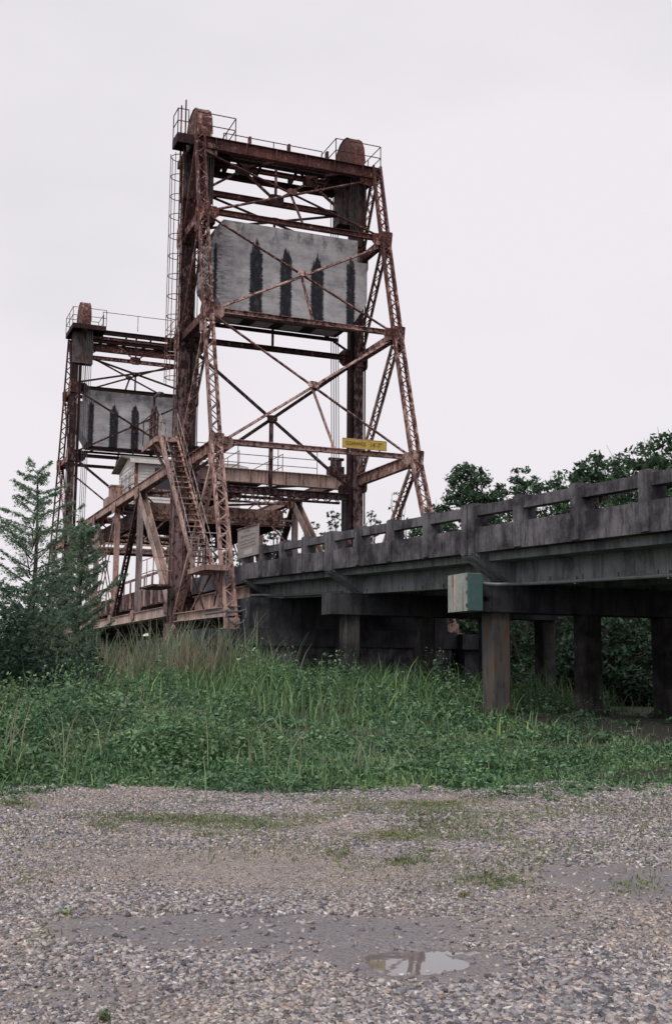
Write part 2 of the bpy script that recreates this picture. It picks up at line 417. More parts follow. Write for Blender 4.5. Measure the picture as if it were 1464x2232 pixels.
# puddle water: one sheet per hollow, its shore drawn by the ground itself
for c, rr, nm in ((P_PUD, .36, 'puddle'),):
    p = MB().poly([(c.x+rr*math.cos(t*math.pi/12), c.y+rr*math.sin(t*math.pi/12), float(hgt(c.x, c.y))+(.0115 if rr < .4 else .006)) for t in range(24)])
    o = p.build(nm, 'puddle' if rr < .4 else 'dark_puddle', org=Vector((c.x, c.y, 0))); tag(o, kind='structure')
MB().box(-900, 900, -1, 34, -1.02, -1.0).build('river_water', 'river', org=Vector((0, 0, 0)))['kind'] = 'structure'

# ------------------------------------------------------------------ gravel stones (countless)
IV = np.array([(x, y, z) for x in (-1, 1) for y in (-1, 1) for z in (-1, 1)], float)*.72
IF = np.array([(0, 1, 3, 2), (4, 6, 7, 5), (0, 4, 5, 1), (2, 3, 7, 6), (0, 2, 6, 4), (1, 5, 7, 3)])
def stones(n, rmin, rmax, zone):
    r = 2.15+(9.2-2.15)*rng.uniform(0, 1, n)**1.25
    az = YAW+rng.uniform(-.40, .42, n)
    x = CAM.x+r*np.sin(az); y = CAM.y+r*np.cos(az)
    wt = wetf(x, y); pat = .5+.5*np.sin(x*2.2+1.3*np.sin(y*1.8))*np.sin(y*2.6+x*.8)
    keep = (rng.uniform(0, 1, n) > np.minimum(wt*1.25-.03, .965)) & (y < edge_y(x)+.6) & (rng.uniform(0, 1, n) < .55+.6*pat)
    x, y, pat = x[keep], y[keep], pat[keep]; n = len(x)
    s = np.exp(rng.normal(math.log((rmin+rmax)/2.5), .6, n)).clip(rmin, rmax)*(.62+.5*pat)
    # sandy patch in the middle of the lot carries finer stone
    q = at(700, 1900); fine = smooth(1.6-ell(x, y, q, .8, .55)); s = s*(1-.45*fine)
    V = IV[None]*(1+rng.uniform(-.55, .35, (n, 8, 3)))
    V = V*np.stack([rng.uniform(.8, 1.5, n), rng.uniform(.65, 1.05, n), rng.uniform(.35, .8, n)], -1)[:, None]*s[:, None, None]
    a = rng.uniform(0, 6.28, n); ca, sa = np.cos(a)[:, None], np.sin(a)[:, None]
    tl = rng.uniform(-.55, .55, n)[:, None]
    X, Y, Z = V[..., 0]*ca-V[..., 1]*sa, V[..., 0]*sa+V[..., 1]*ca, V[..., 2]+tl*V[..., 0]
    V = np.stack([X+x[:, None], Y+y[:, None], Z+(hgt(x, y)+s*.15)[:, None]], -1).reshape(-1, 3)
    F = (IF[None]+(np.arange(n)*8)[:, None, None]).reshape(-1, 4)
    return V, F
V, F = stones(380000, .0015, .0115, None)
o = npmesh('gravel', V, F, 'stone'); tag(o, 'loose grey and tan crushed stone covering the lot', 'gravel', kind='stuff')

# ------------------------------------------------------------------ foliage helpers
def leaves(P, Nrm, size, asp=1.0):
    """diamond leaves at points P with spread normals"""
    n = len(P); s = size if np.ndim(size) else np.full(n, size)
    a = rng.normal(size=(n, 3)); a -= (a*Nrm).sum(1, keepdims=True)*Nrm; a /= np.linalg.norm(a, axis=1, keepdims=True)+1e-9
    b = np.cross(Nrm, a); s = s[:, None]
    V = np.stack([P-a*s*asp, P+b*s*.45, P+a*s*asp, P-b*s*.45], 1).reshape(-1, 3)
    F = np.arange(4*n).reshape(n, 4); return V, F
def runit(n):
    v = rng.normal(size=(n, 3)); return v/np.linalg.norm(v, axis=1, keepdims=True)
def blades(x, y, z, h, wd, lean, seg=4):
    """tapering, arching blades; lean = how far the tip falls over (share of h)"""
    n = len(x); a = rng.uniform(0, 6.28, n); dx, dy = np.cos(a), np.sin(a)
    t = np.linspace(0, 1, seg+1)[None]; hh = h[:, None]; ln = lean[:, None]
    off = ln*hh*t**2.2; zz = hh*(t-.38*ln*t**3.)
    px = x[:, None]+dx[:, None]*off; py = y[:, None]+dy[:, None]*off; pz = z[:, None]+zz
    fa = a+rng.uniform(.9, 2.2, n); w_ = wd[:, None]*(1-t**1.6)*.5+.0008
    sx, sy = np.cos(fa)[:, None]*w_, np.sin(fa)[:, None]*w_
    V = np.stack([np.stack([px-sx, py-sy, pz], -1), np.stack([px+sx, py+sy, pz], -1)], 2).reshape(-1, 3)
    b = (np.arange(n)*(seg+1)*2)[:, None]; k = np.arange(seg)[None]*2
    F = np.stack([b+k, b+k+1, b+k+3, b+k+2], -1).reshape(-1, 4)
    return V, F
def cat(parts):
    Vs, Fs, o = [], [], 0
    for V, F in parts: Vs.append(V); Fs.append(F+o); o += len(V)
    return np.concatenate(Vs), np.concatenate(Fs)
def sample_zone(n, rr, p, dens):
    # spread by distance from the lot so that near plants are dense enough and far ones not wasteful
    r = rr[0]+(rr[1]-rr[0])*rng.uniform(0, 1, n)**p; az = YAW+rng.uniform(-.42, .42, n)
    x = CAM.x+r*np.sin(az); y = CAM.y+r*np.cos(az); k = rng.uniform(0, 1, n) < dens(x, y); return x[k], y[k]
def patchy(x, y, s=1.0): return .5+.28*np.sin(x*1.7*s+1.1*np.sin(y*1.3*s))+.25*np.sin(y*2.3*s-x*.9*s+2)

# ------------------------------------------------------------------ weeds
def lotview(x, y):   # inside the picture plus a step to either side
    dx, dy = x-CAM.x, y-CAM.y; az = np.arctan2(dx, dy)-YAW; return (np.abs(az) < .42)
def weeds(name, n, xr, yr, dens, hh, leaf, mat, label, cat_, nl=26):
    x, y = sample_zone(n, xr, yr, dens); m_ = len(x)
    h = hh(x, y)*rng.uniform(.6, 1.25, m_)*(.15+1.9*np.clip(patchy(x, y, 1.3), 0, 1.1)**1.6)*(.7+.6*np.clip(patchy(y, x, 2.7), 0, 1))
    ps = rng.uniform(.55, 1.5, m_)
    r = rng.uniform(0, 1, (m_, nl))**.6; th = rng.uniform(0, 6.28, (m_, nl))
    t = rng.uniform(.25, 1, (m_, nl)); rad = .24*(1.15-t*.5)*r
    X = x[:, None]+rad*np.cos(th)*(.6+h[:, None]); Y = y[:, None]+rad*np.sin(th)*(.6+h[:, None]); Z = (hgt(x, y)+h)[:, None]*1.0-h[:, None]*(1-t)-rad*.25
    P = np.stack([X, Y, Z], -1).reshape(-1, 3)
    Nn = runit(len(P))*.85+np.array([0, 0, .75]); Nn /= np.linalg.norm(Nn, axis=1, keepdims=True)
    V, F = leaves(P, Nn, rng.uniform(.6, 1.25, len(P))*leaf*np.repeat(ps, nl), 1.0)
    o = npmesh(name, V, F, mat); tag(o, label, cat_, kind='stuff'); return o
def dfront(x, y): return y-edge_y(x)-.3*wob(x*.6, y*.6)-.16*wob(x*1.9, y*1.9)+np.abs(rng.normal(0, .13, np.shape(x)))
def under(x, y):      # hardly anything grows in the dry shade beneath the deck
    lim = -1.9+1.9*smooth((y+28)/9)+.3*wob(x*.4, y*.4)
    return 1-smooth((x-lim)/.8)*np.where(y > -19.5, .25, .97)
def lowr(x, y): return 1-.6*smooth((x+8.2)/3.4)*smooth((-21-y)/4)-.16*smooth((x+8.5)/2)*smooth((-27-y)/3)      # the weeds get shorter towards the right of the lot
weeds('ground_cover', 7500, (6.2, 13), 1.0, lambda x, y: (dfront(x, y) > 0)*under(x, y), lambda x, y: (.05+.24*smooth(dfront(x, y)/2.2))*lowr(x, y), .021, 'weed2',
      'low leafy creeping weeds along the edge of the gravel', 'weeds', 60)
weeds('weed_patch', 7500, (9.5, 27), 1.1, lambda x, y: (dfront(x, y) > 1.2)*(patchy(x+3, y, .7) > .36)*under(x, y)*(x < 6)*(y < -12), lambda x, y: (.2+.12*smooth((dfront(x, y)-2)/7)+.3*smooth((x+6)/4)*smooth((y+23)/6))*lowr(x, y), .034, 'weed',
      'knee high bright leafy weeds behind the ground cover', 'weeds', 60)
weeds('shrub_thicket', 1000, (19, 31), 1., lambda x, y: np.clip((-4.9-x+(y+14)*.25)/1.2, 0, 1)*(y < -11), lambda x, y: 1.0+.3*patchy(x, y), .05, 'bleaf',
      'dark head high thicket at the left behind the weeds', 'thicket', 260)
# long grass
def grassfield(name, n, xr, yr, dens, hr, wr, lr, mat, label, cat_):
    x, y = sample_zone(n, xr, yr, dens); m_ = len(x)
    V, F = blades(x, y, hgt(x, y)-.02, rng.uniform(*hr, m_)*(.7+.5*patchy(x, y))*lowr(x, y), rng.uniform(*wr, m_), rng.uniform(*lr, m_))
    o = npmesh(name, V, F, mat); tag(o, label, cat_, kind='stuff'); return o
def clump(x, y, k=2.6): return (np.sin(x*k+np.sin(y*k*1.3)*1.5)*np.sin(y*k*.9+np.sin(x*k*.8)) > -.15)
grassfield('tall_grass', 46000, (15, 32), 1., lambda x, y: (dfront(x, y) > 4)*(y < -9)*clump(x, y)*under(x, y)*(.2+.8*smooth((y+21)/5))*np.clip(.15+smooth((x+6.5)/3)*.85, 0, 1)*np.where(x > .8, (y > -19)*(x < 6.5)*.8, 1.), (.5, 1.2), (.012, .032), (.15, .8), 'grass',
          'tall arching green grass on the bank in front of the pier', 'grass')
grassfield('bank_grass', 60000, (7.0, 19), 1., lambda x, y: (dfront(x, y) > .05)*clump(x, y, 3.1)*np.clip(.12+smooth((x+7.2)/2.5), 0, 1)*under(x, y), (.08, .34), (.004, .011), (.2, .8), 'grass',
          'short bright grass along the foot of the approach', 'grass')
grassfield('bent_grass', 2600, (9, 20), 1., lambda x, y: (dfront(x, y) > 1)*clump(x, y, 1.9)*(x < -1), (.4, .85), (.006, .014), (.3, 1.0), 'reed',
          'scattered taller bent grass rising out of the weeds', 'grass')
grassfield('dead_stems', 700, (9, 22), 1., lambda x, y: (dfront(x, y) > .6)*(x < 0), (.3, .8), (.005, .009), (.05, .5), 'straw',
          'scattered dry brown stems among the weeds', 'stems')
weeds('shade_weeds', 1500, (14, 34), 1., lambda x, y: (x > -2.2)*(x < 16)*(y > -31)*(y < -9)*(patchy(x, y, 1.1) > .3), lambda x, y: .06+.14*patchy(y, x, .8), .03, 'dleaf',  # dark leaf colour paints the deck's shade into these weeds
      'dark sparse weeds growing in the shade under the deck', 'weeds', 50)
grassfield('reed_bed', 15000, (25, 32), 1., lambda x, y: smooth((x+6.6)/1.0)*smooth((-.2-x)/1.6)*clump(x, y, 3.4)*(y > -15)*(y < -10.2), (1.2, 2.15), (.028, .055), (.1, .5), 'reed',
          'tall pale green reeds under the near tower', 'reeds')
grassfield('dry_reeds', 17000, (24, 29), 1., lambda x, y: clump(x, y, 2.1)*(x > -5.6)*(x < -1.8)*(y > -15.2)*(y < -12.8), (.8, 1.7), (.014, .03), (.05, .35), 'straw',
          'straw coloured dry stems at the foot of the reeds', 'reeds')
# grass growing in the gravel
pts = []
for px, py, ru, rv, k in ((380, 1788, 300, 16, 3600), (560, 1800, 90, 14, 900), (230, 1805, 60, 14, 350), (30, 1757, 60, 12, 900), (460, 1822, 60, 8, 250), (930, 1788, 110, 26, 1500), (860, 1820, 120, 14, 1000), (930, 1862, 60, 30, 420),
                          (880, 1885, 50, 10, 260), (740, 1862, 40, 16, 160), (1080, 1925, 110, 26, 900), (1170, 1870, 120, 40, 420), (950, 1750, 120, 10, 900), (1200, 1760, 240, 20, 900), (140, 2000, 26, 7, 90), (1011, 1960, 12, 6, 90),
                          (230, 2218, 16, 8, 90), (1350, 1800, 110, 26, 300), (1390, 1925, 90, 30, 300), (250, 1850, 200, 20, 110), (60, 1920, 60, 30, 120), (700, 1745, 40, 8, 200), (520, 1966, 10, 4, 20), (100, 2050, 60, 20, 60), (350, 1990, 70, 8, 50)):
    for i in range(int(k*.55)):
        a = random.uniform(0, 6.28); r_ = random.uniform(0, 1)**.6*(.8+.3*math.sin(a*3+px)+.25*math.sin(a*7+py)); q = at(px+ru*r_*math.cos(a), py+rv*r_*math.sin(a)); pts.append((q.x, q.y))
for i in range(16000):      # thin seedlings fading out between the patches
    px = random.gauss(980, 250) if i % 3 else random.uniform(0, 1464); py = 1735+abs(random.gauss(0, 75))
    q = at(px, py)
    if patchy(q.x*3, q.y*3) > .45: pts.append((q.x, q.y))
pts = np.array(pts); m_ = len(pts)
V, F = blades(pts[:, 0], pts[:, 1], hgt(pts[:, 0], pts[:, 1]), rng.uniform(.008, .038, m_)*rng.uniform(.4, 1, m_), rng.uniform(.0025, .0055, m_), rng.uniform(.2, 1.1, m_), 3)
o = npmesh('grass_tufts', V, F, 'short'); tag(o, 'thin yellow green grass sprouting in strips through the gravel', 'grass', kind='stuff')
# small broad-leaved sprouts in the same strips
P = np.column_stack([pts[::5], hgt(pts[::5, 0], pts[::5, 1])+rng.uniform(.005, .025, len(pts[::5]))]); Nn = runit(len(P))*.6+np.array([0, 0, 1.]); Nn /= np.linalg.norm(Nn, axis=1, keepdims=True)
V, F = leaves(P, Nn, rng.uniform(.005, .011, len(P))); o = npmesh('lot_weeds', V, F, 'weed'); tag(o, 'tiny leafy sprouts scattered in the gravel grass strips', 'weeds', kind='stuff')

# ------------------------------------------------------------------ trees
def limb(mb, p, q, r0, r1, bend=.1, n=5):
    p, q = Vector(p), Vector(q); L = (q-p).length; off = Vector((random.uniform(-1, 1), random.uniform(-1, 1), random.uniform(-.3, .3)))*bend*L
    pts = [p.lerp(q, i/n)+off*math.sin(math.pi*i/n) for i in range(n+1)]
    mb.tube(pts, [r0+(r1-r0)*i/n for i in range(n+1)], 6); return pts
def broadleaf(x, y, z0, H, R, label, blobs=16, dens=1.0, leaf=.17, mat='dleaf', group='trees behind the bridge', crown0=.25, name='broadleaf_tree', open_=.0):
    """crown of overlapping leafy clumps with gaps, carried by real limbs; R = widest radius"""
    t = thing(name, (x, y, z0), label, 'tree', group); org = Vector((x, y, z0)); tr = MB()
    main = limb(tr, org, (x+random.uniform(-.3, .3), y, z0+H*.85), R*.06+.06, .04, .04, 8)
    cs = []; Hc = H*(1-crown0)
    for i in range(blobs):
        f = (i+.5)/blobs; a = i*2.4+random.uniform(-.5, .5)
        prof = max(.12, math.sin(math.pi*(.12+.8*f)))**.6 if f < .75 else max(.1, (1-f)/.25)**.55*.8
        br = R*random.uniform(.26, .44); rr = max(0, R*prof*random.uniform(.55, 1.05)-br*.4); zz = z0+H*crown0+(Hc-br*.6)*f
        c = Vector((x+math.cos(a)*rr, y+math.sin(a)*rr, zz)); cs.append((c, br)); st = main[min(8, max(1, int((crown0+(1-crown0)*f)*7)))]
        pts = limb(tr, st, c, R*.02+.02, .015, .12)
        for k in range(4): e = c+Vector((random.gauss(0, 1), random.gauss(0, 1), random.gauss(.3, .7))).normalized()*br*1.0; limb(tr, pts[3], e, .02, .006, .15, 3)
    Ps = []
    for c, br in cs:
        k = int(dens*9.5*(br/leaf)**2*.85); nb = 14
        sub = runit(nb)*br*.85*np.array([1, 1, .7]); which = rng.integers(0, nb, k)
        Ps.append(np.array(c)[None]+sub[which]+runit(k)*(rng.uniform(0, 1, (k, 1))**.5)*br*(.42-.16*open_)*np.array([1, 1, .6]))
    P = np.concatenate(Ps); Nn = runit(len(P))*.9+np.array([0, 0, .6]); Nn /= np.linalg.norm(Nn, axis=1, keepdims=True)
    V, F = leaves(P, Nn, rng.uniform(.55, 1.25, len(P))*leaf)
    tr.build('trunk', 'bark', t, org=org); npmesh('crown', V-np.array(org), F, mat, t)
    return t
def cypress(x, y, z0, H, R, label, nbr=70, mat='cleaf', sprays=1.0):
    t = thing('cypress_tree', (x, y, z0), label, 'tree', 'cypress trees on the left bank'); org = Vector((x, y, z0))
    tr = MB(); main = limb(tr, org, (x+.15, y, z0+H*.97), .1, .012, .02, 10); Ps, Ns, A = [], [], []
    for i in range(nbr):
        f = .14+.84*(i/nbr)**.9; a = i*2.399+random.uniform(-.3, .3); L = R*(1-f)**.55*min(1, .45+f*1.6)*random.uniform(.45, 1.15)+.12
        p = org+Vector((.15*f, 0, H*f)); up = random.uniform(.25, .75)
        q = p+Vector((math.cos(a), math.sin(a), up+random.uniform(-.15, .3)))*L*random.uniform(.7, 1.15)
        pts = limb(tr, p, q, .022*(1-f)+.008, .004, .06, 5)
        n = int(62*L*sprays)+14
        for k in range(n):
            s = random.uniform(.18, 1.05); b = p.lerp(q, s); side = random.choice((-1, 1)); l2 = (.16+.42*(1-s))*L**.5*random.uniform(.3, 1)*.75
            dr = Vector((-math.sin(a)*side+math.cos(a)*.7, math.cos(a)*side+math.sin(a)*.7, random.uniform(-.35, .25))).normalized()
            e = b+dr*l2
            m_ = 8; tt = rng.uniform(.1, 1, m_)[:, None]
            Ps.append(np.array(b)[None]*(1-tt)+np.array(e)[None]*tt+rng.normal(0, .018, (m_, 3)))
    P = np.concatenate(Ps); Nn = runit(len(P))*.7+np.array([0, 0, .8]); Nn /= np.linalg.norm(Nn, axis=1, keepdims=True)
    V, F = leaves(P, Nn, rng.uniform(.6, 1.4, len(P))*.023, 1.3)
    tr.build('trunk', 'bark', t, org=org); npmesh('crown', V-np.array(org), F, mat, t); return t
cypress(-6.95, -14, .75, 5.5, 1.9, 'slender young cypress with open feathery branches left of the bridge', 64, 'cleaf', .8)
cypress(-8.7, -13.2, .75, 4.4, 1.9, 'bushy cypress half outside the left edge of the view', 60, 'cleaf', .9)
cypress(-4.95, -8.6, .75, 4.9, 1.35, 'fuller cypress standing before the far end of the lift span', 84, 'cleaf', 1.2)
cypress(-6.0, -10.3, .75, 3.3, 1.3, 'short bushy cypress between its taller neighbours', 56, 'cleaf', 1.0)
# woods behind
def tree_px(px, pytop, dist, Rpx, label, **k):
    """px column, top row and distance are only how the tree was measured; it stands on the ground at real size"""
    d = FW + RT*((px-732)/FPX) - UP*((pytop-1116)/FPX); d = d/math.hypot(d.x, d.y)*1.0
    p = CAM+d*dist; z0 = float(hgt(p.x, p.y)); R = Rpx/FPX*dist
    return broadleaf(p.x, p.y, z0, p.z-z0, R, label, **k)
tree_px(1022, 1004, 64, 100, 'round topped oak right of the tower with a clear gap on its right', blobs=30, dens=1.15, leaf=.15, crown0=.35)
tree_px(965, 1085, 68, 62, 'low tree tucked against the tower leg foot', blobs=18, leaf=.16, crown0=.2)
tree_px(1140, 1016, 62, 78, 'small spreading tree with a twiggy top, second right of the tower', blobs=26, dens=1.0, leaf=.14, crown0=.3)
tree_px(1218, 1022, 58, 112, 'low tree filling the dip right of the twiggy tree', blobs=24, dens=.9, leaf=.15)
tree_px(1310, 982, 54, 125, 'broad tree behind the middle bridge posts', blobs=34, dens=1.0, leaf=.14)
tree_px(1395, 962, 50, 110, 'leafy tree left of the tallest one at the right edge', blobs=30, dens=1.0, leaf=.14)
tree_px(1470, 938, 48, 140, 'tallest tree at the right edge of the view', blobs=36, dens=1.0, leaf=.14, crown0=.1)
tree_px(1080, 1085, 70, 90, 'low tree between the oak and the twiggy tree', blobs=22, leaf=.16, crown0=.15)
tree_px(608, 1100, 75, 42, 'dark column shaped tree seen between the lift span posts', blobs=26, dens=1.2, leaf=.15, crown0=.02)
tree_px(575, 1150, 78, 40, 'low tree behind the hand lettered board', blobs=16, leaf=.17, crown0=.02)
tree_px(728, 1103, 92, 44, 'loose small tree left of the right tower column', blobs=18, dens=.6, leaf=.16, crown0=.2, open_=1)
tree_px(682, 1128, 95, 46, 'low tree behind the white span brace', blobs=16, dens=.7, leaf=.17, crown0=.1)
tree_px(812, 1105, 90, 42, 'dark tree just right of the right tower column', blobs=18, dens=.8, leaf=.16, crown0=.1)
tree_px(868, 1062, 60, 46, 'thin see through tree behind the slanting tower leg', blobs=16, dens=.3, leaf=.1, crown0=.25, open_=1)
tree_px(915, 1130, 85, 60, 'low dark tree beside the leg foot', blobs=16, leaf=.17, crown0=.1)
tree_px(490, 1180, 85, 60, 'low tree seen below the machinery deck', blobs=16, leaf=.18, crown0=.1)
tree_px(75, 1320, 70, 70, 'low dark bush on the far left bank', blobs=14, leaf=.18, crown0=.02)
# dark undergrowth seen beneath the approach
for i, (bx, by, bh, br, lb) in enumerate(((14.5, -13, 3.4, 2.7, 'shaded bush beyond the first bent'), (18.5, -7, 3.6, 3, 'shaded bush nearest the pier on the far side'), (12.5, -18.5, 3.4, 2.6, 'shaded bush beyond the second bent'), (11.5, -23.3, 3.2, 2.6, 'shaded bush at the right beyond the third bent'),
                                     (23, -1, 4.6, 3.8, 'tall shaded bush beyond the pedestal of the right leg'), (25, -12, 5.6, 4.6, 'big shaded bush behind the row of bushes'), (20, -18, 5.6, 4.4, 'big shaded bush behind the second bent bushes'), (12.8, -8, 3, 2.3, 'small shaded bush behind the concrete pier'), (17, -25, 5.6, 4.4, 'big shaded bush at the far right'), (30, 5, 6.0, 5, 'big shaded bush on the river edge'),
                                     (21, 12, 3.4, 5, 'long low bush on the far bank'), (33, -5, 7.0, 5.4, 'tallest shaded bush at the back of the undergrowth'), (27, -20, 7.0, 5.4, 'tall shaded bush at the back right'), (16, -2, 3, 2.6, 'low bush at the water edge past the tower'))):
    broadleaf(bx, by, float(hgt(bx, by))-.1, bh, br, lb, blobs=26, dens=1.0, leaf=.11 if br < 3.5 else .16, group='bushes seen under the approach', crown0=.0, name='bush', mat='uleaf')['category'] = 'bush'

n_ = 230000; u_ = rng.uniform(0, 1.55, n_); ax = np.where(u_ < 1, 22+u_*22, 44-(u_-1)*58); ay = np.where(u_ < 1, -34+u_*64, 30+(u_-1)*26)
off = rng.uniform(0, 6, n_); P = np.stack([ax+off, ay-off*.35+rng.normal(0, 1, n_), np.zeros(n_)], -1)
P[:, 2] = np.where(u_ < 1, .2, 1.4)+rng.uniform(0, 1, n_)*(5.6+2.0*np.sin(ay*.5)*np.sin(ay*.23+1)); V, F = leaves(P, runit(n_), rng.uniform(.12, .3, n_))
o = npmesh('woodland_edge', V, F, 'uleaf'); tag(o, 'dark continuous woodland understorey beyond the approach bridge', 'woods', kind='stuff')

# ------------------------------------------------------------------ approach bridge
Wd = 7.06
def dz(y): return .0372*(y+6.78)                   # deck falls away from the tower
FB, CT, RTp = 4.41, 4.88, 5.31                      # fascia bottom, curb top, rail top at y=-6.78
J = [-6.78, -13.94, -21.10, -28.26, -35.42, -42.58]
def approach(name, label, group):
    t = thing(name, (3.5, -13.9, 0), label, 'bridge', group)
    for s in range(5):
        y0, y1 = J[s]-.03, J[s+1]+.03
        for side, xs in ((0, .35), (1, 6.71)):
            sg = 1 if side == 0 else -1
            # curb parapet
            b = MB(); X0, X1 = (xs, xs+.26*sg)
            pts = lambda y, dx: [(X0+dx*0, y, FB+dz(y)), (X1, y, FB+dz(y)), (X1, y, CT+dz(y)), (X0, y, CT+dz(y))]
            b.poly(pts(y0, 0), (0, y1-y0, dz(y1)-dz(y0)))
            b.build('parapet', 'conc_dark', t)
            b = MB(); b.bar((xs+.13*sg, y0-.1, RTp+dz(y0)-.105), (xs+.13*sg, y1+.1, RTp+dz(y1)-.105), .2, .19); b.build('handrail', 'conc_dark', t)
            # posts; the two end posts of neighbouring spans stand side by side
            for k in range(5):
                if k == 0: yy = y0-.11
                elif k == 4: yy = y1+.11
                else: yy = J[s]-1.79*k
                b = MB(); hw = .11; z0 = FB+dz(yy)-(.04 if k in (0, 4) else -.02); z1 = RTp+dz(yy)+.045
                xo = xs-.035*sg
                b.poly([(xo, yy-hw, z0), (xo+.33*sg, yy-hw, z0), (xo+.33*sg, yy+hw, z0), (xo, yy+hw, z0)], (0, 0, z1-z0-.02))
                b.poly([(xo+.02*sg, yy-hw+.02, z1-.02), (xo+.31*sg, yy-hw+.02, z1-.02), (xo+.31*sg, yy+hw-.02, z1-.02), (xo+.02*sg, yy+hw-.02, z1-.02)], (0, 0, .02))
                b.build('post', 'conc_dark', t)
        # deck slab with its set-back edge
        b = MB(); b.poly([(.62, y0, FB+dz(y0)-.15), (6.44, y0, FB+dz(y0)-.15), (6.44, y0, FB+dz(y0)+.1), (.62, y0, FB+dz(y0)+.1)], (0, y1-y0, dz(y1)-dz(y0)))
        b.build('deck_slab', 'conc_under', t)
        b = MB(); b.poly([(.62, y0, FB+dz(y0)+.104), (6.44, y0, FB+dz(y0)+.104), (6.44, y0, FB+dz(y0)+.14), (.62, y0, FB+dz(y0)+.14)], (0, y1-y0, dz(y1)-dz(y0))); b.build('road_surface', 'asphalt', t)
        for gxx in (1.15, 2.8, 4.3, 5.55):
            b = MB(); b.poly([(gxx, y0, FB+dz(y0)-.58), (gxx+.34, y0, FB+dz(y0)-.58), (gxx+.34, y0, FB+dz(y0)-.152), (gxx, y0, FB+dz(y0)-.152)], (0, y1-y0, dz(y1)-dz(y0)))
            if gxx == 1.15:
                for k in range(7): yk = y0+(y1-y0)*(k+.5)/7; b.box(gxx-.03, gxx, yk-.015, yk+.015, FB+dz(yk)-.55, FB+dz(yk)-.47)
            b.build('girder', 'conc_under', t)
        # end diaphragms with cantilever brackets
        for ye, dr in ((y0, -1), (y1, 1)):
            f = FB+dz(ye)
            b = MB(); b.poly([(.36, ye, f-.005), (.36, ye, f-.07), (1.13, ye, f-.57), (5.93, ye, f-.57), (6.7, ye, f-.07), (6.7, ye, f-.005)], (0, dr*.24, 0)); b.build('end_beam', 'conc_under', t)
    for j in range(1, 5):
        yj = J[j]; ct = FB+dz(yj)-.585
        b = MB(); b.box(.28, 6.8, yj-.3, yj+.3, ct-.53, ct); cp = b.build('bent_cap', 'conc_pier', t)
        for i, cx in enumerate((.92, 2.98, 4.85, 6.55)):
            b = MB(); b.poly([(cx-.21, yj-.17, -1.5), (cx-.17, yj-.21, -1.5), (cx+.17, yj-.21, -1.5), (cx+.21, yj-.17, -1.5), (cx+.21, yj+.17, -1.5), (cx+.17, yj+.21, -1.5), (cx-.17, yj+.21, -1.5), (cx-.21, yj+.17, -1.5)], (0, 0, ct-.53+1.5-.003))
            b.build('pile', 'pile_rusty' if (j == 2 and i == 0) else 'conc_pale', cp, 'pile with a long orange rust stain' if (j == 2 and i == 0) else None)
    return t
AB = approach('approach_bridge', 'dark mildewed concrete approach bridge with post and rail parapets', 'concrete approaches')
ORG[0] = Vector((3.5, -13.9, 0))
far = copy_tree(AB); far.location = (Wd-3.5, 25+13.9, 0); far.rotation_euler = (0, 0, math.pi)
far['label'] = 'distant concrete approach beyond the far tower, mostly hidden by trees'
# river pier carrying the approach end and the tower legs
t = thing('concrete_pier', (3.5, -7.5, -1.5), 'wide dark concrete pier wall under the end of the approach', 'pier', 'concrete piers')
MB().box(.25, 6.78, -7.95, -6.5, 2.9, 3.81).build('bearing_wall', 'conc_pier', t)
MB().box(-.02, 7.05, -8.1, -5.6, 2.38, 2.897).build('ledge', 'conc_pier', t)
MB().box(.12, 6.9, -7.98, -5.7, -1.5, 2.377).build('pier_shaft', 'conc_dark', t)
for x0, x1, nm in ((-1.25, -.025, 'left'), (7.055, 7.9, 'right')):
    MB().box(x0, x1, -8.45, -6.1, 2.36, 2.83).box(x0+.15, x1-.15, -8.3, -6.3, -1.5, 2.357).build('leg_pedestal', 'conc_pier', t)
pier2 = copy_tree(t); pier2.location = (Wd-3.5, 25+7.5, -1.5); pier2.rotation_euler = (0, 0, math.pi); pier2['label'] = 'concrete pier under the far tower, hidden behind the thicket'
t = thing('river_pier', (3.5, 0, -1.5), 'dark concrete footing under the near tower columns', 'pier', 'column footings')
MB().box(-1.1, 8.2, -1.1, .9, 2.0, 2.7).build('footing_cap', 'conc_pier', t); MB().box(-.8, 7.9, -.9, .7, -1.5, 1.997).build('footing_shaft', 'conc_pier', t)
p2 = copy_tree(t); p2.location = (Wd-3.5, 25, -1.5); p2.rotation_euler = (0, 0, math.pi); p2['label'] = 'dark concrete footing under the far tower columns'

# ------------------------------------------------------------------ lift towers
Z = dict(b=2.95, d3=8.96, d2=13.82, d1=17.80, t=21.1)
LY = {'b': -7.4, 'd3': -5.03, 'd2': -3.58, 'd1': -2.53, 't': -1.735}
SP = {'b': .14, 'd3': .07, 'd2': .045, 'd1': .02, 't': 0}
def LG(side, k): return Vector(((-SP[k] if side == 0 else Wd+SP[k]), LY[k], Z[k]))
def CL(side, k, z=None): return Vector((0 if side == 0 else Wd, 0, Z[k] if z is None else z))
def gusset(mb, c, w, h, nrm=(0, 1, 0), side=(1, 0, 0), cut=.3, t=.025):
    n = Vector(nrm).normalized(); a = Vector(side); a = (a-n*a.dot(n)).normalized(); b = n.cross(a); c = Vector(c)
    q = [(-w/2, -h/2*(1-cut)), (-w/2*(1-cut), -h/2), (w/2*(1-cut), -h/2), (w/2, -h/2*(1-cut)), (w/2, h/2*(1-cut)), (w/2*(1-cut), h/2), (-w/2*(1-cut), h/2), (-w/2, h/2*(1-cut))]
    mb.poly([c+a*u+b*v-n*t/2 for u, v in q], n*t)
def plate(t, mat, *a, **k):
    b = MB(); gusset(b, *a, **k); return b.build('gusset', mat, t)
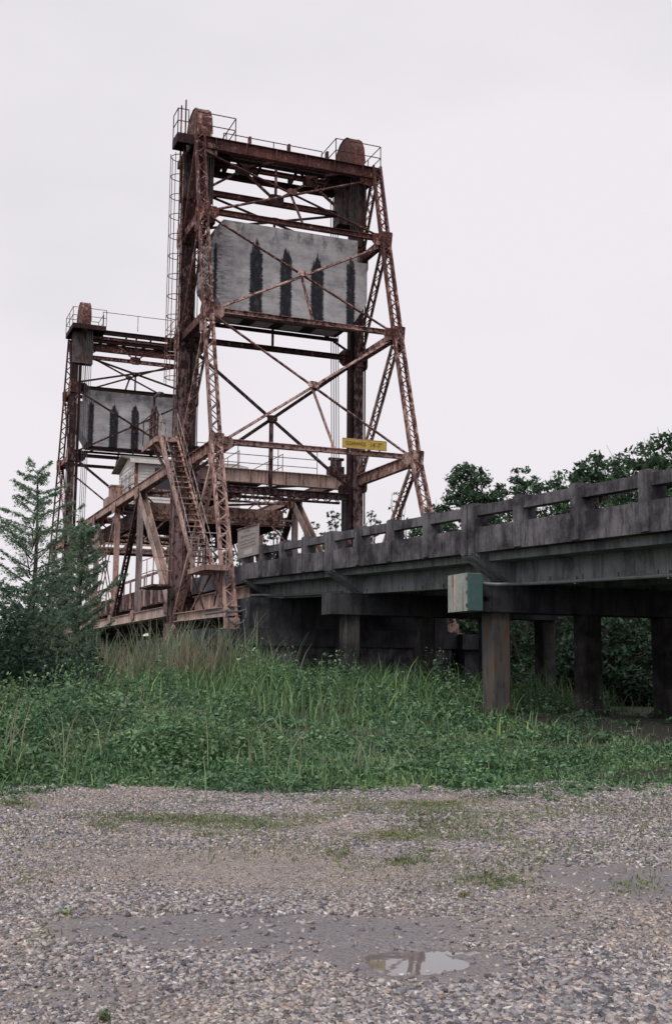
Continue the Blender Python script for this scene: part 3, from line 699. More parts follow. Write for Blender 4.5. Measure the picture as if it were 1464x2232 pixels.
def rivets(mb, p, q, n, nrm, r=.014):
    p, q, nrm = Vector(p), Vector(q), Vector(nrm)
    for i in range(n):
        c = p.lerp(q, (i+.5)/n); mb.bar(c, c+nrm*.012, r*2, r*2, (0, 0, 1) if abs(nrm.z) < .5 else (1, 0, 0))
def railing(mb, pts, h=.95, mids=(.5,), post=1.6, r=.02, closed=False):
    pts = [Vector(p) for p in pts]
    for a, b in zip(pts, pts[1:]):
        L = (b-a).length; n = max(1, round(L/post))
        for f in (1,)+tuple(mids): mb.tube([a+Vector((0, 0, h*f)), b+Vector((0, 0, h*f))], r, 5)
        for i in range(n+1): p = a.lerp(b, i/n); mb.tube([p, p+Vector((0, 0, h))], r, 5)
def tower(name, label):
    t = thing(name, (Wd/2, 0, 2.7), label, 'bridge tower', 'lift towers')
    ks = ['b', 'd3', 'd2', 'd1', 't']
    for s in (0, 1):
        # vertical column: box of plates with flange angles
        b = MB(); x = s*Wd; zb = 2.7
        b.box(x-.17, x+.17, -.19, .19, zb, 21.1)
        for dx in (-1, 1):
            for dy in (-1, 1): b.box(x+dx*.192-(.045 if dx < 0 else 0), x+dx*.192+(.045 if dx > 0 else 0), dy*.215-.03, dy*.215+.03, zb, 21.1)
        for k in ('d3', 'd2', 'd1'): b.box(x-.24, x+.24, -.25, .245, Z[k]-.35, Z[k]+.3)
        b.box(x-.45, x+.45, -.45, .45, 2.7, 2.78); b.box(x-.33, x+.33, -.33, .33, 2.783, 3.3)
        b.build('column', 'rust_dark', t)
        # splayed leg, laced box, kinked at the panel points
        b = MB()
        for k0, k1 in zip(ks, ks[1:]): b.laced(LG(s, k0), LG(s, k1), .36 if k0 != 'b' else .38, .2, (1, 0, 0), .29)
        for k in ('d3', 'd2', 'd1'):
            c = LG(s, k)
            for f in (-1, 1): gusset(b, c+Vector((0, f*.13, 0)), .44, .62, (0, 1, .2), (1, 0, 0), .12)
        c = LG(s, 'b'); b.box(c.x-.28, c.x+.28, c.y-.25, c.y+.25, 2.83, 2.9); b.poly([(c.x-.2, c.y-.18, 2.9), (c.x+.2, c.y-.18, 2.9), (c.x+.2, c.y+.18, 2.9), (c.x-.2, c.y+.18, 2.9)], (0, .03, .3))
        b.build('leg', 'rust', t)
        # side struts: plate girder at the bottom, laced above
        xs = s*Wd
        for k, w_ in (('d3', .36), ('d2', .26), ('d1', .24)):
            p, q = LG(s, k), CL(s, k); b = MB(); p.x = xs; 
            if k == 'd3':
                b.ibeam(p, q, .2, .42, (1, 0, 0), .024)
                for f in (-1, 1): rivets(b, p+Vector((f*.012, 0, .19)), q+Vector((f*.012, 0, .19)), 24, (f, 0, 0)); rivets(b, p+Vector((f*.012, 0, -.19)), q+Vector((f*.012, 0, -.19)), 24, (f, 0, 0))
                b.build('side_strut', 'rust_mid', t)
            else:
                b.laced(p, q, w_*.8, .3, (1, 0, 0), .22, .04, .07); b.build('side_strut', 'rust', t)
        for k in ('d3', 'd2', 'd1'):
            p = LG(s, k); plate(t, 'rust_mid', (xs-.165+.33*s, p.y+.22, p.z-.15), .62, .95, (1, 0, 0), (0, 1, 0), .25)
            plate(t, 'rust_mid', (xs-.245+.49*s, -.05, Z[k]-.05), .7, .8, (1, 0, 0), (0, 1, 0), .25)
        # side laced diagonals
        for k0, k1 in (('t', 'd1'), ('d1', 'd2'), ('d2', 'd3'), ('d3', 'b')):
            p = LG(s, k0); q = CL(s, k1); p.x = xs; p.z -= .35; p.y += .12; q.y -= .15; q.z += .1
            if k1 == 'b': q.z = 3.5
            b = MB(); b.laced(p, q, .27, .14, (1, 0, 0), .28, .034, .045); b.build('side_brace', 'rust' if k0 != 'd3' else 'rust_mid', t)
        # base girder tying leg to column
        b = MB(); b.ibeam((xs, -7.3, 3.42), (xs, -.34, 3.5), .3, .3); b.build('base_girder', 'rust_pale', t)
        # sheave housing box under the top, hood above
        sg = 1 if s == 0 else -1; x0 = xs-.22*sg; x1 = xs+.95*sg; a, c = min(x0, x1), max(x0, x1)
        b = MB(); b.box(a, c, -.28, -.245, 19.2, 21.05); b.box(a, c, .26, .29, 19.2, 21.05); b.box(x1-.02, x1+.02, -.244, .259, 19.2, 21.05)
        for dx in np.linspace(a+.08, c-.08, 4): b.box(dx-.03, dx+.03, -.33, -.281, 19.25, 21.0)
        b.build('sheave_support', 'plate_grey', t)
        cx = xs+.42*sg; b = MB(); prof = []
        for i in range(9): an = math.pi*(1-i/8); prof.append((cx, .0+.98*math.cos(an)*(1 if i not in (0, 8) else 1.05), 21.55+1.32*math.sin(an)**.75))
        prof = [(cx, -1.06, 21.05)]+prof+[(cx, 1.06, 21.05)]
        b.poly([(p[0]-.235, p[1], p[2]) for p in prof], (.47, 0, 0))
        for i in range(1, len(prof)-2):
            for dx in (-.235, .235): b.bar((cx+dx, prof[i][1], prof[i][2]), (cx+dx, prof[i+1][1], prof[i+1][2]), .06, .03)
        b.build('sheave_hood', 'rust', t)
        # top platform with rails
        xa, xb = (-.08, 1.5) if s == 0 else (Wd-1.5, Wd+.4)
        b = MB(); b.box(xa, xb, -1.28, -.0, 21.2, 21.26); b.box(xa, xb, .0, 1.25, 21.2, 21.26)
        b.box(xa, xb, -1.3, -1.24, 20.98, 21.197); b.box(xa, xa+.06, -1.23, 1.2, 20.98, 21.197); b.box(xb-.06, xb, -1.23, 1.2, 20.98, 21.197); b.box(xa, xb, 1.201, 1.26, 20.98, 21.197)
        for u in np.linspace(xa+.3, xb-.3, 3): b.box(u-.03, u+.03, -1.23, 1.2, 21.0, 21.19)
        if s == 0: b.box(-.72, -.085, -1.25, -.5, 21.18, 21.26); b.box(-.72, -.085, -1.25, -1.2, 20.9, 21.177); b.box(-.72, -.66, -1.19, -.5, 20.9, 21.177); b.box(-.72, -.2, -.55, -.49, 20.9, 21.177)
        b.build('platform', 'rust_dark', t)
        b = MB()
        if s == 0: railing(b, [(xb, 1.2, 21.26), (xb, -1.25, 21.26), (xa+.08, -1.25, 21.26)]); railing(b, [(-.3, -1.22, 21.26), (-.7, -1.22, 21.26), (-.7, -.52, 21.26)]); railing(b, [(xa+.08, 1.2, 21.26), (xb, 1.2, 21.26)]); b.tube([(-.5, -.9, 21.2), (-.5, -.9, 22.5)], .03, 5).tube([(-.36, -1.0, 21.2), (-.36, -1.0, 22.7)], .03, 5)
        else: railing(b, [(xa, .3, 21.26), (xa, -1.25, 21.26), (xb, -1.25, 21.26), (xb, 1.2, 21.26), (xa, 1.2, 21.26)])
        b.build('platform_rail', 'rust', t)
    # ---- rear face: girders, struts, crossed braces
    b = MB(); b.ibeam((-.1, -1.72, 20.8), (Wd+.1, -1.72, 20.8), .24, .46, (0, 1, 0), .024)
    for i in range(6): u = .6+i*1.17; b.box(u-.012, u+.012, -1.87, -1.735, 20.6, 21.0)
    for u in (1.9, 3.45, 5.0): b.poly([(u, -1.68, 21.1), (u+.09, -1.68, 21.1), (u+.09, -1.5, 21.1), (u, -1.5, 21.1)], (0, 0, .3))
    b.build('top_girder', 'rust', t)
    for k, dd in (('d1', .19), ('d2', .17), ('d3', .17)):
        p, q = LG(0, k), LG(1, k); p.x += .1; q.x -= .1
        b = MB(); b.ibeam(p+Vector((0, .02, .08)), q+Vector((0, .02, .08)), .18, dd, (0, 1, 0), .02); b.build('cross_strut', 'rust', t)
    def cross(p0, p1, q0, q1, mat='rust', hang=None, w_=.1, h_=.085, yo=0):
        """two crossing braces p0-p1, q0-q1 with a plate where they meet and a hanger"""
        p0, p1, q0, q1 = map(Vector, (p0, p1, q0, q1)); nn = (p1-p0).cross(q1-q0).normalized()
        if nn.y > 0: nn = -nn
        for a, c, off in ((p0, p1, .03), (q0, q1, -.1)):
            b = MB(); o_ = nn*off; b.angle(a+o_, c+o_, w_, h_, nn.cross(c-a)); b.build('brace', mat, t)
        # meeting point
        d1, d2 = p1-p0, q1-q0; u = ((q0-p0).cross(d2)).dot(d1.cross(d2))/d1.cross(d2).length_squared; c = p0+d1*u
        b = MB(); gusset(b, c+nn*.1, .4, .26, nn, (1, 0, 0), .5); b.build('gusset', mat, t)
        if hang is not None: b = MB(); b.angle(c+Vector((0, 0, -.05)), Vector(hang), .1, .09, (1, 0, 0)); b.build('hanger', mat, t)
        return c
    def mid(a, c, f=.5): return a.lerp(c, f)
    pr = lambda s, k, up=0, dx=.2: LG(s, k)+Vector((dx*(1 if s == 0 else -1), 0, up))
    cross(pr(0, 't', -.65), pr(1, 'd1', .15), pr(0, 'd1', .15), pr(1, 't', -.5), hang=mid(LG(0, 'd1'), LG(1, 'd1'), .535)+Vector((0, 0, .15)))
    cross(pr(0, 'd1', -.1), pr(1, 'd2', .1), pr(0, 'd2', .15), pr(1, 'd1', -.2), hang=mid(LG(0, 'd2'), LG(1, 'd2'), .54)+Vector((0, 0, .1)))
    cross(pr(0, 'd2', -.1), pr(1, 'd3', .1), pr(0, 'd3', .1), pr(1, 'd2', -.1), hang=mid(LG(0, 'd3'), LG(1, 'd3'), .58)+Vector((0, 0, .1)))
    for k in ('d1', 'd2', 'd3'):
        for s in (0, 1): plate(t, 'rust_mid', LG(s, k)+Vector((.33 if s == 0 else -.33, -.06, .02)), .46, .42, (0, 1, .25), (1, 0, 0), .45)
    for s in (0, 1): plate(t, 'rust_mid', LG(s, 't')+Vector((.3 if s == 0 else -.3, .0, -.55)), .75, .5, (0, 1, .2), (1, 0, 0), .45)
    # ---- front face
    b = MB(); b.ibeam((.2, 0, 21.25), (Wd-.2, 0, 21.25), .24, .24, (0, 1, 0)); b.ibeam((.96, .32, 20.62), (Wd-.96, .32, 20.62), .22, .2, (0, 1, 0)); b.build('top_girder', 'rust_dark', t)
    b = MB(); b.ibeam((.2, -.62, 20.98), (Wd-.2, -.62, 20.98), .24, .2, (0, 1, 0)); b.build('top_girder', 'rust_dark', t)
    zt, zl = 20.9, 19.68
    b = MB(); b.ibeam((.96, 0, zl), (Wd-.96, 0, zl), .2, .2, (0, 1, 0))
    b.ibeam((.96, 0, zt), (Wd-.96, 0, zt), .2, .16, (0, 1, 0)); b.build('cross_strut', 'rust', t)
    b = MB(); nodes = [(1.0, zl+.3), (2.15, zt-.1), (3.53, zl+.1), (4.92, zt-.1), (6.06, zl+.3)]
    for (xa, za), (xb, zb) in zip(nodes, nodes[1:]): b.angle((xa, -.05, za), (xb, -.05, zb), .1, .08, (0, 1, 0))
    b.angle((3.53, -.04, zl), (3.53, -.04, zt+.3), .09, .08)
    b.build('brace', 'rust', t)
    for xa, za in nodes[1:4]: plate(t, 'rust_dark', (xa, -.12, za), .62, .46, (0, 1, 0), (1, 0, 0), .4)
    b = MB()
    for u in (1.5, 2.75, 4.2, 5.6): b.bar((u, -.62, 20.9), (u, .3, 20.62), .1, .08); b.box(u-.05, u+.05, .25, .35, 20.72, 21.1)
    for u, v in ((1.0, 2.1), (3.4, 2.4), (3.6, 4.7), (6.0, 4.95)): b.angle((u, -1.6, 20.75), (v, -.1, 20.95), .1, .1, (0, 0, 1))
    b.build('top_bracing', 'rust_dark', t)
    c0 = lambda s, k, up=0: CL(s, k)+Vector((.2 if s == 0 else -.2, .02, up))
    cross(c0(0, 'd1', -.2), c0(1, 'd2', .2), c0(0, 'd2', .2), c0(1, 'd1', -.2), mat='rust_dark', hang=(3.53, .0, 13.9))
    cross(c0(0, 'd1', .3), (Wd-1, .02, 19.6), (1, .02, 19.6), c0(1, 'd1', .3), mat='rust_dark', hang=(3.53, 0, 17.9))
    cc = cross(c0(0, 'd2', -.2), c0(1, 'd3', -.35), c0(0, 'd3', -.35), c0(1, 'd2', -.2), mat='rust_dark', w_=.13)
    b = MB(); b.ibeam((cc.x, .03, cc.z), (cc.x, .03, 8.35), .12, .16); b.build('hanger', 'rust_dark', t)
    for k, z_, dp in (('d2', 13.85, .18), ('d1', 17.85, .18), ('d3', 8.32, .26)):
        b = MB(); b.ibeam((.2, 0, z_), (Wd-.2, 0, z_), .22, dp, (0, 1, 0)); b.build('cross_strut', 'rust_dark', t)
    for s in (0, 1):
        for k, up in (('d3', -.45), ('d2', 0), ('d1', 0)): plate(t, 'rust_dark', CL(s, k)+Vector((.45 if s == 0 else -.45, -.03, up)), .7, .65, (0, 1, 0), (1, 0, 0), .45)
    b = MB(); railing(b, [(1.5, .35, 21.42), (5.6, .35, 21.42)], .95, (), 2.05, .02); b.build('walkway_rail', 'rust', t)
    # guide rails for the lift span
    for x in (.32, Wd-.32): b = MB(); b.box(x-.05, x+.05, -.14, .2, 3.2, 19.1); b.build('guide_rail', 'rust_dark', t)
    return t
TW = tower('lift_tower', 'tall rusty steel lift tower nearest the camera')
ft = copy_tree(TW); ft.location = (Wd/2, 25, 2.7); ft.rotation_euler = (0, 0, math.pi); ft['label'] = 'smaller looking far lift tower at the left end of the lift span'

# counterweights
t = thing('counterweight', (Wd/2, -.95, 14.5), 'stained grey concrete counterweight hanging high in the near tower', 'counterweight', 'concrete counterweights')
prof = [(1.05, 14.52), (6.01, 14.52), (6.42, 15.15), (6.66, 15.55), (6.66, 17.1), (6.26, 17.1), (6.26, 17.95), (.95, 17.95), (.8, 17.78), (.8, 17.1), (.4, 17.1), (.4, 15.55), (.64, 15.15)]
b = MB(); b.poly([(x, -1.8, z) for x, z in prof], (0, 1.5, 0)); b.build('weight_block', 'cw', t)
b = MB(); b.ibeam((1.0, -1.7, 14.40), (6.06, -1.7, 14.40), .12, .12, (0, 1, 0)); b.ibeam((1.0, -.35, 14.40), (6.06, -.35, 14.40), .12, .12, (0, 1, 0)); b.build('bottom_beam', 'rust_dark', t)
b = MB()
for x in (.6, Wd-.6): b.box(x-.18, x+.18, -1.3, -.8, 17.1 if 0 else 17.953, 18.2)
b.build('hanger_bracket', 'rust_dark', t)
for x in (.6, Wd-.6):
    for k in range(4): MB().tube([(x-.16+.1*k, -1.02, 18.1), (x-.16+.1*k, -1.02, 21.3)], .018, 5).build('hoist_cable', 'cable', t)
c2 = copy_tree(t); c2.location = (Wd/2, 25.95, 14.5); c2.rotation_euler = (0, 0, math.pi); c2['label'] = 'stained grey concrete counterweight hanging in the far tower'

# tower deck: short steel span between pier and columns with concrete parapet
t = thing('tower_deck', (3.5, -3.4, 3.4), 'short riveted girder span with concrete parapet under the near tower', 'bridge deck', 'tower decks')
for sx, x in ((1, .45), (-1, 6.61)):
    b = MB(); b.poly([(x, -6.7, 4.32), (x+.24*sx, -6.7, 4.32), (x+.24*sx, -6.7, 4.88), (x, -6.7, 4.88)], (0, 6.2, 0)); b.build('parapet', 'conc_dark', t)
    b = MB(); b.ibeam((x+.25*sx, -6.45, 3.92), (x+.25*sx, -.4, 3.92), .34, .68, (1, 0, 0), .03)
    for i in range(7): yy = -6.3+.95*i; b.box(x+.25*sx-.14, x+.25*sx+.14, yy-.015, yy+.015, 3.62, 4.22)
    for i in range(3): rivets(b, (x+.235*sx if sx > 0 else x-.235, -6.35+.16*i, 3.65), (x+.235*sx if sx > 0 else x-.235, -6.35+.16*i, 4.2), 9, (-sx, 0, 0), .016)
    b.build('plate_girder', 'rust_pale', t)
MB().box(.7, 6.36, -6.7, -.5, 4.28, 4.5).build('deck_slab', 'conc_under', t)
t2 = copy_tree(t); t2.location = (3.56, 28.4, 3.4); t2.rotation_euler = (0, 0, math.pi); t2['label'] = 'short girder span under the far tower'

# ------------------------------------------------------------------ lift span
t = thing('lift_span', (3.53, 12.5, 3.6), 'rusty steel truss lift span resting at road level between the towers', 'lift span')
TZ, BZ = 9.15, 3.78
TN = [.95, 6.7, 11.5, 16.5, 21.3, 24.05]
for s in (0, 1):
    x = .1 if s == 0 else Wd-.1
    b = MB(); b.laced((x, .6, TZ), (x, 24.4, TZ), .3, .3, (1, 0, 0), .3, .05); b.bar((x, .6, TZ+.17), (x, 24.4, TZ+.17), .42, .02); 
    b.build('top_chord', 'rust_mid', t)
    b = MB(); b.box(x-.2, x+.2, .5, 24.5, BZ-.17, BZ-.155); 
    for dx in (-.16, .16): b.box(x+dx-.014, x+dx+.014, .5, 24.5, BZ-.153, BZ+.17)
    b.box(x-.24, x+.24, .5, 24.5, BZ+.172, BZ+.19); b.build('bottom_chord', 'rust_pale', t)
    for i, y in enumerate(TN):
        m_ = ('plate_grey', 'galv', 'rust_mid', 'galv', 'rust', 'rust_mid')[i]
        b = MB(); b.ibeam((x, y, BZ+.17), (x, y, TZ-.16), .22, .24, (1, 0, 0), .018); b.build('post', m_, t)
    # end posts and diagonals
    b = MB(); b.bar((x-.13, TN[1], TZ-.1), (x-.13, TN[0], BZ+.3), .03, .36); b.bar((x+.13, TN[1], TZ-.1), (x+.13, TN[0], BZ+.3), .03, .36); b.bar((x, TN[1], TZ-.1), (x, TN[0], BZ+.3), .22, .03, (1, 0, 0), (0, -.12)); b.build('end_post', 'rust_pale', t)
    b = MB(); b.bar((x-.13, TN[4], TZ-.1), (x-.13, TN[5], BZ+.3), .03, .36); b.bar((x+.13, TN[4], TZ-.1), (x+.13, TN[5], BZ+.3), .03, .36); b.build('end_post', 'rust_pale', t)
    for i0, i1, m_ in ((1, 2, 'rust_dark'), (4, 3, 'rust_mid')):
        b = MB(); b.laced((x, TN[i0]+(.12 if i1 > i0 else -.12), TZ-.2), (x, TN[i1]-(.1 if i1 > i0 else -.1), BZ+.25), .22, .2, (1, 0, 0), .3, .04, .06); b.build('diagonal', m_, t)
    for ya, yb in ((TN[2]+.1, TN[3]-.1), (TN[3]-.1, TN[2]+.1)):
        b = MB()
        for dx in (-.07, .07): b.bar((x+dx, ya, TZ-.2), (x+dx, yb, BZ+.25), .03, .09)
        b.build('diagonal', 'rust', t)
    for y in TN:
        for dx in (-.2, .2): plate(t, 'rust_mid', (x+dx, y, TZ-.15), .7, .5, (1, 0, 0), (0, 1, 0), .3); plate(t, 'rust_mid', (x+dx*1.1, y, BZ+.12), .6, .4, (1, 0, 0), (0, 1, 0), .3)
# lifting girders at both ends
for yg in (.72, 24.28):
    b = MB(); b.ibeam((.32, yg, 8.98), (Wd-.32, yg, 8.98), .3, .52, (0, 1, 0), .024)
    for i in range(9): u = .8+i*.7; b.box(u-.01, u+.01, yg-.14, yg+.14, 8.74, 9.2)
    b.build('lifting_girder', 'rust_pale', t)
    for x in (.62, Wd-.62):
        b = MB(); b.box(x-.3, x+.3, yg-.2, yg+.2, 9.25, 9.6); 
        for k in range(4): b.box(x-.22+.12*k, x-.15+.12*k, yg-.14, yg-.02, 9.6, 9.85)
        b.box(x-.3, x+.3, yg-.16, yg+.02, 9.853, 9.95); b.build('cable_anchor', 'rust_dark', t)
        for k in range(4): MB().tube([(x-.16+.1*k, yg+(.0 if yg < 12 else 0), 9.9), (x-.16+.1*k, yg+(.35 if yg < 12 else -.35), 21.2)], .018, 5).build('hoist_cable', 'cable', t)
    # sway frame under the lifting girder
    ys = yg+(.35 if yg < 12 else -.35)
    b = MB(); b.laced((.3, ys, 8.35), (Wd-.3, ys, 8.35), .3, .14, (0, 0, 1), .24, .035, .06); b.build('portal_strut', 'rust_dark', t)
# cross frames at panel points
for i, y in enumerate(TN[1:5]):
    m_ = ('rust_mid', 'rust_dark', 'rust_mid', 'rust_mid')[i]
    b = MB(); b.laced((.28, y, 9.05), (Wd-.28, y, 9.05), .3, .14, (0, 0, 1), .22, .035, .06); b.laced((.28, y, 8.1), (Wd-.28, y, 8.1), .26, .14, (0, 0, 1), .22, .035, .06)
    n_ = 8
    for k in range(n_): u0 = .28+(Wd-.56)*k/n_; u1 = .28+(Wd-.56)*(k+1)/n_; b.angle((u0, y, 8.22 if k % 2 else 8.9), (u1, y, 8.9 if k % 2 else 8.22), .06, .06, (0, 1, 0))
    for xx, sgn in ((.25, 1), (Wd-.25, -1)): b.angle((xx, y, 7.0), (xx+1.0*sgn, y, 7.98), .1, .08, (0, 1, 0))
    b.build('sway_frame', m_, t)
# top lateral bracing
b = MB()
for ya, yb in zip(TN[:-1], TN[1:]):
    b.angle((.3, ya, 9.12), (Wd-.3, yb, 9.12), .1, .08, (0, 0, 1)); b.angle((.3, yb, 9.0), (Wd-.3, ya, 9.0), .1, .08, (0, 0, 1))
b.build('lateral_bracing', 'rust_dark', t)
# machinery deck and its stringers
b = MB(); b.box(.5, Wd-.5, 7.2, 17.8, 8.62, 8.68)
b.build('machinery_deck', 'rust_dark', t)
b = MB()
for u in (1.4, 2.8, 4.2, 5.6): b.ibeam((u, 7.2, 8.49), (u, 17.8, 8.49), .14, .22)
b.build('deck_stringers', 'rust_dark', t)
for xx in (.5, Wd-.5): MB().box(xx-.03, xx+.03, 7.2, 17.8, 7.95, 8.617).build('deck_fascia', 'rust_dark', t)
MB().box(.53, Wd-.53, 7.17, 7.199, 7.95, 8.7).build('deck_fascia', 'rust_mid', t)
# rails on top of the span
b = MB(); railing(b, [(1.0, 1.3, 9.25), (5.9, 1.3, 9.25)], 1.0, (.35, .68), 1.6, .018); b.build('walkway_rail', 'galv', t)
b = MB(); railing(b, [(2.9, 8.2, 9.2), (2.9, 2.0, 9.2)], 1.0, (.5,), 1.7, .018); railing(b, [(4.7, 9.6, 9.2), (4.7, 2.0, 9.2)], 1.0, (.5,), 1.7, .018); b.build('walkway_rail', 'galv', t)
b = MB(); railing(b, [(.2, 8.0, 9.32), (.2, 11.4, 9.32)], .85, (.5,), 1.6, .016); b.build('walkway_rail', 'rust', t)
MB().box(3.0, 4.6, 1.5, 17.0, 9.31, 9.34).build('walkway', 'rust_dark', t)
# roadway
for y in TN: MB().ibeam((.3, y, 3.95), (Wd-.3, y, 3.95), .26, .42, (0, 1, 0)).build('floor_beam', 'rust_dark', t)
b = MB()
for u in (1.1, 2.3, 3.5, 4.7, 5.9): b.ibeam((u, .5, 4.28), (u, 24.5, 4.28), .16, .22)
b.build('stringers', 'rust_dark', t); MB().box(.75, Wd-.75, .35, 24.65, 4.395, 4.52).build('road_surface', 'asphalt', t)
for x in (.62, Wd-.62):
    MB().box(x-.04, x+.04, .4, 24.6, 4.3, 5.05).build('curb_plate', 'rust_dark', t)
    b = MB(); b.bar((x, .4, 5.6), (x, 24.6, 5.6), .09, .09); 
    b.build('handrail', 'rust_mid', t)
    for k in range(18): y = .6+1.39*k; MB().box(x-.1, x-.041, y-.05, y+.05, 4.35, 5.553).build('rail_post', 'rust_pale', t)
# bearing box on the top chord, ladder under it
b = MB(); b.box(.0, .9, 13.5, 14.6, 9.33, 9.8); b.box(.2, .75, 13.7, 14.4, 9.8, 10.35); b.box(.15, .8, 13.66, 14.44, 10.35, 10.42); b.build('cable_drum_box', 'rust_mid', t)
b = MB()
for xx in (.16, .52): b.tube([(xx+.1, 2.1, 4.3), (xx+.1, 2.1, 9.2)], .025, 5)
for k in range(15): b.tube([(.26, 2.1, 4.6+.31*k), (.62, 2.1, 4.6+.31*k)], .015, 4)
b.build('ladder', 'rust', t)

# machinery house
t = thing('machinery_house', (3.6, 12.8, 9.3), 'small white boarded machinery house with a low roof on top of the lift span', 'hut')
x0, x1, y0, y1, z0, z1 = 1.0, 6.1, 12.1, 15.9, 9.3, 11.35
ym = (y0+y1)/2
b = MB()
for i in range(14):   # lapped boards
    za = z0+(z1-z0)*i/14; zb = z0+(z1-z0)*(i+1)/14
    b.poly([(x0-.025, y0-.025, za), (x1+.025, y0-.025, za), (x1, y0, zb), (x0, y0, zb)]); b.poly([(x0-.025, y1+.025, za), (x0-.025, y0-.025, za), (x0, y0, zb), (x0, y1, zb)])
    b.poly([(x1+.025, y0-.025, za), (x1+.025, y1+.025, za), (x1, y1, zb), (x1, y0, zb)]); b.poly([(x1+.025, y1+.025, za), (x0-.025, y1+.025, za), (x0, y1, zb), (x1, y1, zb)])
for x in (x0, x1): b.poly([(x, y0, z1), (x, y1, z1), (x, ym, z1+.42)], (.02 if x == x0 else -.02, 0, 0))
b.build('wall', 'white_wood', t)
b = MB(); b.box(x0-.05, x0+.09, y0-.05, y0+.09, z0, z1); b.build('corner_board', 'rust_mid', t)
b = MB()
for sg, ya in ((-1, y0-.3), (1, y1+.3)):
    b.poly([(x0-.35, ym, z1+.52), (x1+.3, ym, z1+.52), (x1+.3, ya, z1+.0), (x0-.35, ya, z1+.0)] if sg < 0 else [(x0-.35, ya, z1), (x1+.3, ya, z1), (x1+.3, ym, z1+.52), (x0-.35, ym, z1+.52)], (0, 0, .07))
b.build('roof', 'roof', t)
b = MB(); b.box(x0-.35, x1+.3, y0-.33, y0-.3, z1-.12, z1+.08); b.build('fascia_board', 'white_wood', t)
for i in range(3):
    ya = 12.75+i*.95; f = MB(); xx = x0-.05
    f.box(xx, x0-.026, ya, ya+.06, 9.95, 11.05).box(xx, x0-.026, ya+.6, ya+.66, 9.95, 11.05).box(xx, x0-.026, ya+.06, ya+.6, 9.95, 10.01).box(xx, x0-.026, ya+.06, ya+.6, 10.99, 11.05).box(xx, x0-.026, ya+.06, ya+.6, 10.47, 10.52)
    fo = f.build('window', 'white_wood', t); MB().box(x0-.035, x0-.027, ya+.06, ya+.6, 10.01, 10.99).build('pane', 'glass', fo)
f = MB(); f.box(1.9, 3.15, y0-.05, y0-.026, 10.0, 11.1); fo = f.build('window', 'glass', t, 'wide dark boarded window')
f = MB(); f.box(4.0, 4.9, y0-.05, y0-.026, 10.0, 11.0); f.build('window', 'glass', t)

# ------------------------------------------------------------------ stair, ladder, lamp
t = thing('steel_stairway', (-.5, -5.5, 4.75), 'steep narrow steel stairway climbing the left side of the near tower', 'stairs')
A, B = Vector((0, -5.5, 4.8)), Vector((0, -.35, 10.0))
for x in (-.85, -.2): b = MB(); b.channel(A+Vector((x, 0, 0)), B+Vector((x, 0, 0)), .17, .05, (1, 0, 0), -1 if x < -.5 else 1, .02); b.build('stringer', 'rust_mid', t)
n_ = 24
for i in range(1, n_):
    p = A.lerp(B, i/n_); MB().box(-.838, -.212, p.y-.1, p.y+.1, p.z-.01, p.z+.015).build('tread', 'rust', t)
for x in (-.85, -.2):
    b = MB(); u = Vector((x, 0, 0))
    for h in (.45, .9): b.tube([A+u+Vector((0, .2, h)), B+u+Vector((0, 0, h))], .014, 5)
    for i in range(6): p = A.lerp(B, .04+i*.19)+u; b.tube([p, p+Vector((0, 0, .9))], .013, 5)
    b.build('handrail', 'galv', t)
b = MB(); b.box(-.98, -.05, -.35, 1.9, 9.95, 10.0); b.box(-.98, -.93, -.35, 1.9, 9.8, 9.947); b.box(-.98, -.05, -.4, -.352, 9.8, 10.0); b.bar((-.5, 1.8, 9.9), (-.24, .2, 8.6), .08, .08); b.bar((-.95, .1, 9.9), (-.2, .1, 8.9), .08, .08); b.build('top_landing', 'rust_mid', t)
b = MB(); railing(b, [(-.95, -.3, 10.0), (-.95, 1.85, 10.0), (-.1, 1.85, 10.0)], 1.0, (.5,), 1.1, .02); b.build('landing_rail', 'rust', t)
b = MB(); b.box(-.98, -.24, -7.3, -5.3, 4.62, 4.78); b.bar((-.9, -5.5, 4.7), (-.23, -4.6, 3.6), .06, .06); b.bar((-.6, -6.9, 4.6), (-.2, -6.9, 3.6), .08, .08); b.build('bottom_landing', 'rust_mid', t)
b = MB(); railing(b, [(-.95, -5.6, 4.78), (-.95, -7.25, 4.78), (-.3, -7.25, 4.78)], .95, (.5,), .8, .018); railing(b, [(-.3, -3.6, 4.78), (-.3, -5.1, 4.78)], .95, (.5,), .8, .018); b.build('landing_rail', 'galv', t)
b = MB(); b.angle((-.3, -5.9, 4.6), (-.3, -7.1, 3.55), .08, .08).angle((-.3, -5.6, 4.6), (-.3, -3.4, 3.6), .08, .08); b.angle((-.3, -6.7, 4.6), (-.3, -6.0, 3.6), .06, .06); b.build('bracket', 'rust', t)
# small ledge and guard on the column below the stair
t = thing('column_catwalk', (-.6, .1, 4.6), 'small railed catwalk wrapped round the left column of the near tower', 'catwalk')
MB().box(-1.1, -.26, -1.0, 1.0, 4.55, 4.62).build('grating', 'rust_dark', t)
b = MB(); railing(b, [(-1.07, 1, 4.62), (-1.07, -1, 4.62), (-.3, -1, 4.62)], .95, (.5,), 1, .018); b.build('guard_rail', 'rust', t)

